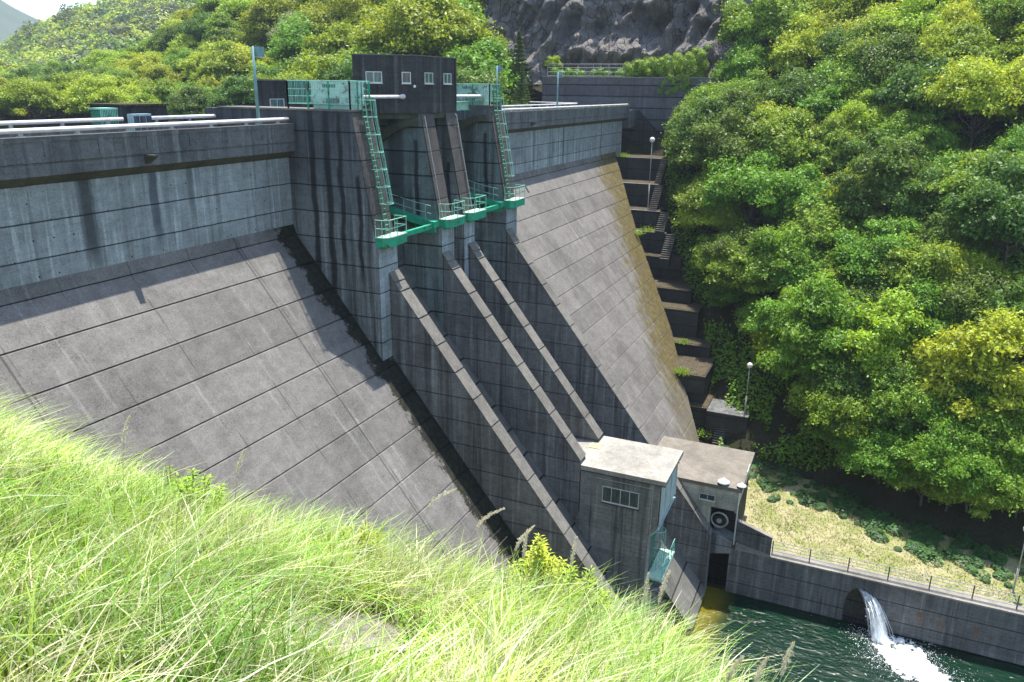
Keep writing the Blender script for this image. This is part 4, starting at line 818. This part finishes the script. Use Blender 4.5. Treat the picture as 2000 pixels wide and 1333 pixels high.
tag(link('long_grass', npmesh('long_grass', V, F, [M['blade'], M['blade_dry'], M['blade_green'], M['blade_highlight']], mi=mi)), 'bright sunlit long grass covering the near bank', 'grass', kind='stuff')
# tall plumes
def plume(x, y, h, bend, label):
    z = float(bank(np.array(x), np.array(y))); e = empty('grass_plume', (x, y, z), label, 'plume', 'tall pale grass plumes on the near bank')
    P = [Vector((x + bend * .12 * t * t, y - bend * .25 * t * t - .12 * bend * max(0, t - .85) * 4, z + h * (t - .12 * bend * max(0, t - .8) ** 1.0 * 2))) for t in [k / 10 for k in range(11)]]
    b = MB(); b.tube(P, .004, 5, .002); b.build('stalk', M['blade_dry'], e)
    rng = np.random.RandomState(int(abs(x * 131 + y * 17)) % 9999); n = 340; t = rng.rand(n); i0 = 7.4 + 2.6 * t; idx = np.clip(i0.astype(int), 0, 9); fr_ = i0 - idx; PP = np.array([list(p) for p in P]); Cc = PP[idx] * (1 - fr_)[:, None] + PP[idx + 1] * fr_[:, None]
    wd_ = .010 * np.sin(np.clip(t * 3.0 + .25, 0, 3.1)) + .004; Cc = Cc + rng.normal(size=(n, 3)) * wd_[:, None] * .8; V, F = leafset(Cc, rng.normal(size=(n, 3)) * [1, 1, .2], .016, rng, .2); me = npmesh('plume_head', V, F, M['plume']); link('plume_head', me, e)
for x, y, h, bd, lab in ((-30.95, -27.69, 1.5, 1.0, 'curled tall grass plume left of the leafy shrub, over the dam gutter'), (-30.77, -27.84, 1.45, .2, 'upright slim grass plume just left of the leafy shrub'), (-30.28, -28.22, 1.5, .25, 'grass plume standing right of the leafy shrub tip'),
                         (-31.92, -30.61, 1.35, .3, 'rightmost tall grass plume against the green water'), (-32.21, -30.19, 1.1, .5, 'short bent grass plume left of the two plumes over the water'), (-31.92, -30.4, 1.12, .4, 'middle bent grass plume low over the water'),
                         (-31.13, -29.39, 1.55, .4, 'feathery grass plume before the gatehouse corner'), (-31.15, -27.21, 1.6, 1.6, 'strongly drooping grass plume over the sloping dam face'), (-30.94, -26.49, 1.6, 1.7, 'drooping curled grass plume above the middle of the bank edge'),
                         (-32.28, -23.69, 1.35, .6, 'thin grass plume at the left top of the bank'), (-31.92, -24.9, 1.35, .6, 'thin grass plume left of centre on the bank edge'), (-31.02, -29.27, 1.45, .1, 'fluffy pale grass plume near the lowest training wall end')):
    plume(x, y, h, bd, lab)
# leafy foreground shrubs: stems with narrow leaves
def shrub(x, y, hs, R_, n_st, label, mat='leaf_fresh', leaf=.075, cat='shrub', name='leafy_shrub', seed=1, z=None, grp=None):
    z = float(bank(np.array(x), np.array(y))) if z is None else z; rng = np.random.RandomState(seed); e = empty(name, (x, y, z), label, cat, grp); b = MB(); Cs = []; Ns = []
    for s in range(n_st):
        a = rng.rand() * 6.283; r = R_ * rng.rand() ** .6; h = hs * (1 - .55 * (r / R_) ** 1.3) * (.8 + .25 * rng.rand()); top = Vector((x + r * math.cos(a), y + r * math.sin(a), z + h)); bot = Vector((x + .25 * r * math.cos(a), y + .25 * r * math.sin(a), z - .1))
        P = [bot.lerp(top, t) + Vector((0, 0, .12 * h * math.sin(t * 3.14))) for t in (0, .35, .7, 1)]; b.tube(P, .009 * hs, 4, .003)
        m = int(h / (leaf * .33))
        for k in range(m):
            t = .22 + .78 * k / m; i = min(int(t * 3), 2); c = P[i].lerp(P[i + 1], t * 3 - i); aa = k * 2.4 + rng.rand(); el = .15 + .5 * rng.rand(); dv = np.array([math.cos(aa), math.sin(aa), el - .15]); sz = leaf * (1.25 - .6 * t) * (.8 + .4 * rng.rand()); Cs.append((np.array(c) + dv * sz, dv, sz))
    b.build('stems', M['bark'], e); n = len(Cs); c = np.array([q[0] for q in Cs]); d = np.array([q[1] for q in Cs]); sz = np.array([q[2] for q in Cs])[:, None]; d /= np.linalg.norm(d, axis=1, keepdims=True); w_ = np.cross(d, [0, 0, 1]); w_ /= np.linalg.norm(w_, axis=1, keepdims=True); dr = np.array([0, 0, -.28])
    V = np.stack([c - d * sz, c + w_ * sz * .27 + [0, 0, .0], c + d * sz + dr * sz, c - w_ * sz * .27], 1).reshape(-1, 3); me = npmesh('leaves', V, np.arange(4 * n).reshape(n, 4), M[mat]); link('leaves', me, e); return e
shrub(-28.7, -27.3, 1.75, .62, 46, 'tallest bright leafy shrub at the bank edge before the dark spillway', seed=2)
shrub(-29.1, -27.95, 1.15, .6, 30, 'lower fresh green leafy shrub right of the tallest shrub', seed=3, mat='leaf_fresh')
shrub(-30.2, -21.3, 1.0, .9, 50, 'dark green leafy shrub at the top left of the bank', seed=4, mat='leaf_mid', leaf=.085)
shrub(-29.6, -20.2, 1.15, .7, 36, 'fresh green shrub behind the dark leafy shrub at the top left', seed=5)
shrub(-31.3, -23.6, .75, .5, 24, 'small fresh green shrub left of centre on the bank edge', seed=6)
shrub(-30.6, -25.6, .8, .4, 18, 'small leafy weed clump at the middle of the bank edge', seed=7)

w0 = shrub(-33.0, -25.6, .55, .3, 9, 'small broad-leaved weed growing through the near grass', seed=11, mat='leaf_mid', leaf=.05, cat='weed', name='leafy_weed', grp='small leafy weeds in the near grass')
for k, (x, y, sc_) in enumerate(((-32.2, -22.6, 1.2), (-31.6, -24.6, 1.1), (-34.2, -26.4, .8), (-31.2, -28.3, 1.1), (-32.3, -27.4, .9), (-30.9, -25.3, 1.2), (-33.4, -24.4, 1.0), (-31.8, -29.5, .8), (-30.8, -22.7, 1.3), (-32.9, -21.9, 1.1))):
    c = w0.copy(); C.objects.link(c); c.location = (x, y, float(bank(np.array(x), np.array(y)))); c.scale = (sc_,) * 3; c.rotation_euler = (0, 0, k * 1.3)
    for ch in list(w0.children): d = ch.copy(); C.objects.link(d); d.parent = c
# ------------------------------------------------------------------ trees
def crown_mesh(seed, R_, Rz, nl, nleaf, size, zc, flat=.35):
    rng = np.random.RandomState(seed); L = []
    for k in range(nl):
        u = rng.normal(size=3); u /= np.linalg.norm(u); 
        if u[2] < -.35: u[2] = abs(u[2]) * .5
        s = .55 + .42 * rng.rand(); r = R_ * (.14 + .15 * rng.rand()); L.append((u[0] * (R_ - r * .6) * s * 1.08, u[1] * (R_ - r * .6) * s * 1.08, u[2] * (Rz - r * .5) * s, r))
    L = np.array(L); pick = rng.choice(nl, nleaf, p=L[:, 3] ** 2 / np.sum(L[:, 3] ** 2)); u = rng.normal(size=(nleaf, 3)); u /= np.linalg.norm(u, axis=1, keepdims=True); u[:, 2] = np.where(u[:, 2] < -.2, -u[:, 2] * .6, u[:, 2])
    rr = L[pick, 3] * (.62 + .45 * rng.rand(nleaf) ** .6) * (1 + .34 * np.sin(u[:, 0] * 8 + pick) * np.cos(u[:, 1] * 7 + pick * 1.7)) * np.where(rng.rand(nleaf) < .14, 1.08 + .38 * rng.rand(nleaf), 1.0); Cn = L[pick, :3] + u * rr[:, None] * np.array([1.12, 1.12, flat + .5]); Cn[:, 2] += zc
    N = u * .7 + np.array([0, 0, .75]) + rng.normal(size=(nleaf, 3)) * .65; V, F = leafset(Cn, N, size * (.45 + 1.0 * rng.rand(nleaf) ** 1.6), rng, .52, .12); return V, F, L
def trunk_mb(seed, L, zc, h0=0.0, r=.2):
    rng = random.Random(seed); b = MB(); top = Vector((rng.uniform(-.5, .5), rng.uniform(-.5, .5), zc - .3)); mid = Vector((rng.uniform(-.4, .4), rng.uniform(-.4, .4), zc * .45)); b.tube([Vector((0, 0, -1.5)), Vector((0, 0, h0)), mid, top], r, 7, r * .5)
    for k in range(0, min(len(L), 26)):
        l = L[k]; tgt = Vector((l[0], l[1], l[2] + zc)); st = mid.lerp(top, rng.random()); m_ = st.lerp(tgt, .5) + Vector((0, 0, -.3)); b.tube([st, m_, tgt], r * .38, 4, r * .1, cap=False)
    return b
ROOTN = {}
protos = []
for sd_, R_, Rz, nl, nf, sz in ((11, 4.2, 3.4, 84, 56000, .135), (12, 4.6, 3.0, 90, 58000, .135), (13, 3.8, 3.9, 80, 54000, .135), (14, 4.8, 3.6, 100, 64000, .14), (15, 3.9, 2.8, 60, 40000, .13)):
    V, F, L = crown_mesh(sd_, R_, Rz * 1.12, nl, nf, sz, 4.2); me = npmesh('crown', V, F, M['leaf_mid']); tm = trunk_mb(sd_, L, 4.2).build('trunk', M['bark']); tme = tm.data; bpy.data.objects.remove(tm); protos.append((me, tme))
# conifer
def conifer_mesh(seed, H, R_, n=15000):
    rng = np.random.RandomState(seed); t = rng.rand(n) ** .75; lay = np.floor(t * 17) / 17 + rng.normal(size=n) * .006; a = np.floor(rng.rand(n) * 9) / 9 * 6.283 + lay * 40 + rng.normal(size=n) * .13; rad_ = R_ * (1 - lay) * (.75 + .25 * np.sin(a * 3)); q = rng.rand(n) ** .6
    Cn = np.stack([rad_ * q * np.cos(a), rad_ * q * np.sin(a), 1.0 + lay * (H - 1) + q * rad_ * .22 - .1 + rng.normal(size=n) * .06], 1); V, F = leafset(Cn, rng.normal(size=(n, 3)) * .6 + [0, 0, 1], .16, rng, .3); return V, F
V, F = conifer_mesh(5, 12, 3.3); conif = npmesh('crown', V, F, M['needle']); tb = MB(); tb.tube([(0, 0, -1), (0, 0, 11.5)], .18, 7, .03); to = tb.build('trunk', M['bark']); tconif = to.data; bpy.data.objects.remove(to)
NTREE = [0]
def tree(x, y, z, sc, mat, label, group, proto=None, rot=None, name='broadleaf_tree', cat='tree', rng=random.Random(99), squash=1.0):
    me, tme = protos[proto if proto is not None else rng.randrange(len(protos))] if proto != 'c' else (conif, tconif)
    e = bpy.data.objects.new(name, None); C.objects.link(e); e.location = (x, y, z); e.rotation_euler = (0, 0, rng.uniform(0, 6.28) if rot is None else rot); e.scale = (sc, sc, sc * squash); tag(e, label, cat, group)
    for nm, d in (('crown', me), ('trunk', tme)):
        o = bpy.data.objects.new(nm, d); C.objects.link(o); o.parent = e
        if nm == 'crown' and mat: o.material_slots[0].link = 'OBJECT'; o.material_slots[0].material = M[mat]
    NTREE[0] += 1; return e
DESC = {'leaf_mid': 'mid green', 'leaf_fresh': 'fresh light green', 'leaf_dark': 'dark green', 'leaf_gold': 'yellow-green', 'leaf_olive': 'olive brown', 'leaf_pale': 'pale blossoming'}
rt_ = random.Random(21)
def hz(x, y): return float(hill_r(np.array([x]), np.array([y]))[0])
x = 29.0; row = 0; ntr = 0
while x < 116:
    y = -74 + (row % 2) * 3.6
    while y < 4:
        px, py = x + rt_.uniform(-1.3, 1.3), y + rt_.uniform(-1.3, 1.3); y += 4.9
        az = math.degrees(math.atan2(py - CAM.y, px - CAM.x)); t = px - float(xtoe(py))
        if az < -11.8 or az > 19 or t < 1.6 or (4.2 - 4 + hz(px, py) - 4) / (px - CAM.x) > .115: continue
        ybl = float(np.interp(px, [34, 40, 45, 50.5, 54.7, 59, 66.3, 75.5, 90], [-26.8, -26, -21, -17.8, -15.5, -13, -10, -8, -9]))
        if py > ybl - .5: continue
        if px > 73 and py > -11 - .28 * (px - 73): continue
        f = float(fbm(np.array([px * .05]), np.array([py * .05]), 61)[()][0]) + rt_.uniform(-.2, .2)
        mat = 'leaf_dark' if f < -.11 else 'leaf_mid' if f < .05 else 'leaf_fresh' if f < .2 else 'leaf_gold'
        zone = 'beside the dam abutment' if py > ybl - 9 else ('low on the right bank above the meadow' if t < 16 else 'high on the right bank' if t > 42 else 'in the middle of the right bank')
        sc = rt_.uniform(.9, 1.35) * (.85 if t < 5 else 1)
        tree(px, py, hz(px, py) - .3, sc, mat, '%s broadleaf tree %s' % (DESC[mat], zone), '%s trees %s' % (DESC[mat], zone), rng=rt_, squash=rt_.uniform(.95, 1.3)); ntr += 1
    x += 4.7; row += 1
for px, py, sc, mat, pr in ((71.5, -9.6, .8, 'leaf_fresh', 0), (66.8, -10.6, .75, 'leaf_mid', 2), (60.6, -12.9, .8, 'leaf_mid', 4), (56.8, -15.0, .85, 'leaf_fresh', 1), (52.5, -17.2, .85, 'leaf_mid', 0), (48.6, -19.6, .8, 'leaf_dark', 2), (45.8, -22.8, .8, 'leaf_mid', 4)):
    tree(px, py, hz(px, py) - .8, sc, mat, '%s smaller tree at the canopy edge right beside the abutment blocks' % DESC[mat], '%s trees at the canopy edge beside the abutment' % DESC[mat], pr, rng=rt_)
for k in range(34):
    py = rt_.uniform(-52, -26); px = float(xtoe(py)) + rt_.uniform(1.5, 17)
    if math.degrees(math.atan2(py - CAM.y, px - CAM.x)) < -11.5 or (px < 40 and py > -29): continue
    f = rt_.random(); mat = 'leaf_dark' if f < .3 else 'leaf_mid' if f < .65 else 'leaf_fresh' if f < .85 else 'leaf_gold'
    tree(px, py, hz(px, py) - .8, rt_.uniform(.75, 1.1), mat, '%s broadleaf tree low on the right bank above the meadow' % DESC[mat], '%s trees low on the right bank above the meadow' % DESC[mat], rng=rt_, squash=1.15)
for px, py, sc in ((31.6, -35.4, .8), (30.2, -38.6, .75), (29.6, -42.0, .8), (29.5, -45.4, .85), (34.8, -32.2, .8), (34.2, -39.5, .9)):
    tree(px, py, hz(px, py) - .9, sc, 'leaf_mid', 'mid green low tree at the foot of the bank beside the meadow', 'low trees beside the meadow', rng=rt_, squash=1.0)
# named specials on the right bank
tree(66.5, -12.5, -6.3, 1.05, 'leaf_fresh', 'spreading light tree overhanging the abutment stairs', None, 1, 2.2, squash=.85)
tree(61, -17.0, -10.5, 1.0, 'leaf_fresh', 'bright fresh green tree leaning over the abutment blocks halfway down', None, 3, .7)
# reddish bare shrub
e = empty('bare_shrub', (46, -26.6, -21.0), 'reddish bare twiggy shrub on the dark lower right slope', 'shrub'); rb = random.Random(4); b = MB()
for k in range(60):
    a = rb.uniform(0, 6.28); el = rb.uniform(.2, 1.4); L_ = rb.uniform(1.2, 2.6); st = Vector((46, -26.6, -21.2)); mid = st + Vector((math.cos(a) * math.cos(el), math.sin(a) * math.cos(el), math.sin(el))) * L_ * .55; b.tube([st, mid, mid + Vector((math.cos(a) * .6, math.sin(a) * .6, .5)) * L_ * .5], .03, 4, .008, cap=False)
    for q in range(4): tip = mid + Vector((rb.uniform(-1, 1), rb.uniform(-1, 1), rb.uniform(-.1, .9))) * .7; b.tube([mid, tip], .014, 3, .005, cap=False)
b.build('branches', M['twig'], e)
tree(75.5, 18.2, .5, .98, None, 'pale green layered conifer at the left foot of the rock face', None, 'c', 0, name='conifer_tree')
tree(71.5, 15.9, .6, .55, None, 'small dark conifer in front of the larger conifer by the crest end', None, 'c', 1, name='conifer_tree')
tree(78.5, 13.9, 5.4, .36, 'leaf_fresh', 'slender young tree standing alone against the grey rock face', None, 4, 0, squash=1.25)
rh = random.Random(31)
e = empty('hedge', (75.6, -3, 5.5), 'dense green hedge climbing over the right end of the retaining wall', 'hedge'); Vh = []; 
rngh = np.random.RandomState(12); cc = []
for k in range(150): u = rngh.rand(); cc.append((75.6 + rngh.normal() * .9, 2.0 - 11 * u, 5.8 + rngh.rand() * (1.2 + 2.6 * u), .35 + .4 * rngh.rand()))
for k in range(26): cc.append((74.0 + rngh.rand() * .3, -3.4 - 4 * rngh.rand(), 3.6 + 2.2 * rngh.rand(), .5))
cc = np.array(cc); pk = rngh.randint(0, len(cc), 34000); u = rngh.normal(size=(34000, 3)); u /= np.linalg.norm(u, axis=1, keepdims=True); Vv, Ff = leafset(cc[pk, :3] + u * cc[pk, 3:4] * (.6 + .45 * rngh.rand(34000, 1)), u + [0, 0, .6], .10, rngh, .55); link('leaves', npmesh('leaves', Vv, Ff, M['leaf_mid']), e)
cc = np.array([(76.2 + rngh.rand() * 1.5, 1.5 + 12 * rngh.rand(), 5.9 + .5 * rngh.rand(), .6) for k in range(34)]); pk = rngh.randint(0, len(cc), 9000); u = rngh.normal(size=(9000, 3)); u /= np.linalg.norm(u, axis=1, keepdims=True)
Vv, Ff = leafset(cc[pk, :3] + u * cc[pk, 3:4] * (.6 + .45 * rngh.rand(9000, 1)), u + [0, 0, .6], .11, rngh, .5); tag(link('fence_shrubbery', npmesh('fence_shrubbery', Vv, Ff, M['leaf_mid'])), 'low green shrubbery growing behind the wire fence', 'shrubbery', kind='stuff')
# near far-bank wood
az = 22.0; ra = random.Random(8)
for ir in range(13):
    t = -.17 + ir * .083; az = 22.5 + (ir % 2) * 1.1
    while az < 60:
        a2 = az + ra.uniform(-.6, .6); t2 = t + ra.uniform(-.02, .02); P_ = near_pos(np.array([[a2]]), np.array([[t2]]))[0, 0]; D_ = math.hypot(P_[0] - CAM.x, P_[1] - CAM.y); az += math.degrees((9.6 if az < 40 else 8.0) / D_)
        if a2 < 26.0 and t < .55 and a2 < 25.2: continue
        # hidden behind the near ridge
        if (P_[2] + 1 - CAM.z) / D_ > .118: continue
        f = float(fbm(np.array([P_[0] * .03]), np.array([P_[1] * .03]), 71)[()][0]) + ra.uniform(-.22, .22); mat = 'leaf_dark' if f < -.15 else 'leaf_mid' if f < -.02 else 'leaf_fresh' if f < .12 else 'leaf_gold' if f < .36 else 'leaf_pale'
        zone = 'behind the left crest handrail' if a2 > 45 else 'on the wooded bank left of the tower' if a2 > 33 else 'on the wooded bank behind the tower'
        zone = ('low ' if t < .35 else 'high ') + zone
        tree(P_[0], P_[1], P_[2] - .5, ra.uniform(1.5, 2.2) * float(np.interp(a2, [36, 47], [1, .62])), mat, '%s broadleaf tree %s' % (DESC[mat], zone), '%s trees %s' % (DESC[mat], zone), rng=ra)
P_ = near_pos(np.array([[30.2]]), np.array([[.02]]))[0, 0]
tree(P_[0] - 4, P_[1] - 3, .8, 2.1, 'leaf_gold', 'large bright yellow-green tree right behind the control tower', None, 3, .5); tree(P_[0] + 3, P_[1] - 9, -.5, 1.8, 'leaf_gold', 'second bright yellow-green tree just right of the tower top', None, 0, 1.5)
tree(P_[0] - 6, P_[1] - 12, -3.5, .9, 'leaf_pale', 'low whitish blossoming tree right of the tower behind the right housing', None, 1, 1.5, squash=.7)
print('TREES', NTREE[0])
# distant woods as one mass
def forest(name, pos, az0, az1, n, R0, leaf, per, seed, label, mats='leaf_far'):
    rng = np.random.RandomState(seed); A = az0 + (az1 - az0) * rng.rand(n); T = rng.rand(n) ** .9; P_ = np.array([pos(np.array([[a]]), np.array([[t]]))[0, 0] for a, t in zip(A, T)])
    R_ = R0 * (.7 + .6 * rng.rand(n)); pk = np.repeat(np.arange(n), per); u = rng.normal(size=(len(pk), 3)); u /= np.linalg.norm(u, axis=1, keepdims=True); u[:, 2] = np.abs(u[:, 2])
    lob = 1 + .25 * np.sin(u[:, 0] * 6 + pk) * np.cos(u[:, 1] * 7 + pk * 2); Cn = P_[pk] + u * (R_[pk] * lob * (.8 + .25 * rng.rand(len(pk))))[:, None] * [1, 1, .8] + [0, 0, 2.5]
    V, F = leafset(Cn, u + [0, 0, .3] + rng.normal(size=u.shape) * .4, leaf * (.6 + .8 * rng.rand(len(pk))), rng, .6)
    hue = rng.randint(0, 4, n); ml = [M['leaf_far'], M['leaf_fresh'], M['leaf_mid'], M['leaf_olive']]; tag(link(name, npmesh(name, V, F, ml, mi=hue[pk])), label, 'forest', kind='stuff')
forest('mid_forest', mid_pos, 47, 62, 300, 5.0, .6, 420, 3, 'light green wood on the low hill at the left edge')
forest('back_forest', far_pos, 39, 62, 1250, 6.5, .85, 260, 4, 'hazy green wood covering the distant hill at the top left')
# undergrowth on the right bank and ground cover by the meadow
rg = np.random.RandomState(17); n = 260000; x = 34 + rg.rand(n) * 66; y = -72 + rg.rand(n) * 70; t = x - xtoe(y); ybl = np.interp(x, [34, 38, 45, 50.5, 54.7, 59, 66.3, 75.5, 110], [-22, -20, -18.2, -15, -12.4, -9.8, -6.8, -4, -4]); k = (t > .5) & (y < ybl) & (fbm(x * .3, y * .3, 91) > -.12); x, y = x[k], y[k]
z = hill_r(x, y) + .1 + rg.rand(len(x)) ** 2 * 1.3; Vv, Ff = leafset(np.stack([x, y, z], 1), rg.normal(size=(len(x), 3)) * .6 + [-.3, 0, 1], .19, rg, .6); tag(link('undergrowth', npmesh('undergrowth', Vv, Ff, M['leaf_mid'])), 'leafy undergrowth under the trees of the right bank', 'undergrowth', kind='stuff')
def cover(name, spots, seed, label, mat, leaf=.12, per=420, zc=-30):
    rng = np.random.RandomState(seed); c = []
    for (x, y, r, m_) in spots:
        for q in range(m_): a = rng.rand() * 6.283; d = r * rng.rand() ** .5; c.append((x + 1.5 * d * math.cos(a), y + 1.5 * d * math.sin(a), zc + .02 + .1 * rng.rand(), .16 + .42 * rng.rand() ** 1.5))
    c = np.array(c); pk = rng.randint(0, len(c), per * len(c) // 4); u = rng.normal(size=(len(pk), 3)); u /= np.linalg.norm(u, axis=1, keepdims=True); u[:, 2] = np.abs(u[:, 2]); V, F = leafset(c[pk, :3] + u * c[pk, 3:4] * [1.3, 1.3, 1.0], u * .6 + [0, 0, .8], leaf * (.6 + .7 * rng.rand(len(pk))), rng, .7); tag(link(name, npmesh(name, V, F, M[mat])), label, 'ground cover', kind='stuff')
cover('ground_cover', [(31.5, -27.5, 2.6, 26), (30, -31.5, 1.6, 16), (28.6, -34.0, 1.5, 14), (26.8, -37.2, 1.6, 22), (25.6, -40.5, 1.8, 26), (24.5, -44, 2.0, 24), (29, -37.5, 2, 20), (28, -42, 2.4, 26), (31.5, -33.5, 2.0, 18), (25.5, -35.2, .5, 4), (24.3, -37.5, .5, 3), (33.5, -24, 1.4, 10), (35, -21.5, 1, 7), (26, -49, 3, 24), (31, -30, 2, 14)], 5, 'low dark green ground cover creeping onto the meadow', 'leaf_cover', .11)
# short grass on the meadow
rg = np.random.RandomState(23); n = 60000; x = 20 + rg.rand(n) * 14.5; y = -62 + rg.rand(n) * 44; k = (x < xtoe(y) + .5) & ~((x < 25.9) & (y > -25.4)); x, y = x[k], y[k]; kk = fbm(x * .6, y * .6, 5) + .25 * rg.normal(size=len(x)) > -.02; x, y = x[kk], y[kk]
V, F = blades(np.stack([x, y, meadow(x, y) - .01], 1), .10 + .16 * rg.rand(len(x)), .02 + .02 * rg.rand(len(x)), rg, .4 + .8 * rg.rand(len(x)), 2); tag(link('meadow_grass', npmesh('meadow_grass', V, F, M['shortgrass'])), 'short dry mown grass behind the river wall', 'grass', kind='stuff')
# moss and weeds in the left gutter and on block tops
rg = np.random.RandomState(29)
def tuftset(spots, label, name, mat, leaf=.05):
    c = []
    for (x, y, z, r, n) in spots: c.append(np.stack([x + rg.normal(size=n) * r, y + rg.normal(size=n) * r, z + np.abs(rg.normal(size=n)) * r * .5], 1))
    c = np.concatenate(c); V, F = leafset(c, rg.normal(size=c.shape) + [0, 0, .6], leaf, rg, .5); tag(link(name, npmesh(name, V, F, M[mat])), label, 'weeds', kind='stuff')
tuftset([(38.9, -16.2, -23.5, .42, 500), (53.9, -6.9, -12.4, .35, 250), (57.2, -7.2, -12.5, .5, 300), (66.3, -1.0, -4.5, .4, 300), (44.9, -15.0, -22.2, .35, 250), (37.2, -19.2, -29, .5, 260)], 'small green weeds on the abutment block corners', 'weeds', 'leaf_mid', .09)

# ------------------------------------------------------------------ air
m = bpy.data.materials.new('haze'); m.use_nodes = True; nt = m.node_tree; nt.nodes.clear(); o_ = nt.nodes.new('ShaderNodeOutputMaterial'); pv = nt.nodes.new('ShaderNodeVolumePrincipled'); pv.inputs['Density'].default_value = .0002; pv.inputs['Color'].default_value = (.74, .87, 1, 1); pv.inputs['Anisotropy'].default_value = .3; nt.links.new(pv.outputs[0], o_.inputs['Volume'])
b = MB(); b.box((-1000, -1100, -40), (1900, 2000, 300)); tag(b.build('haze', m), 'thin pale air over the valley', 'haze', kind='stuff')
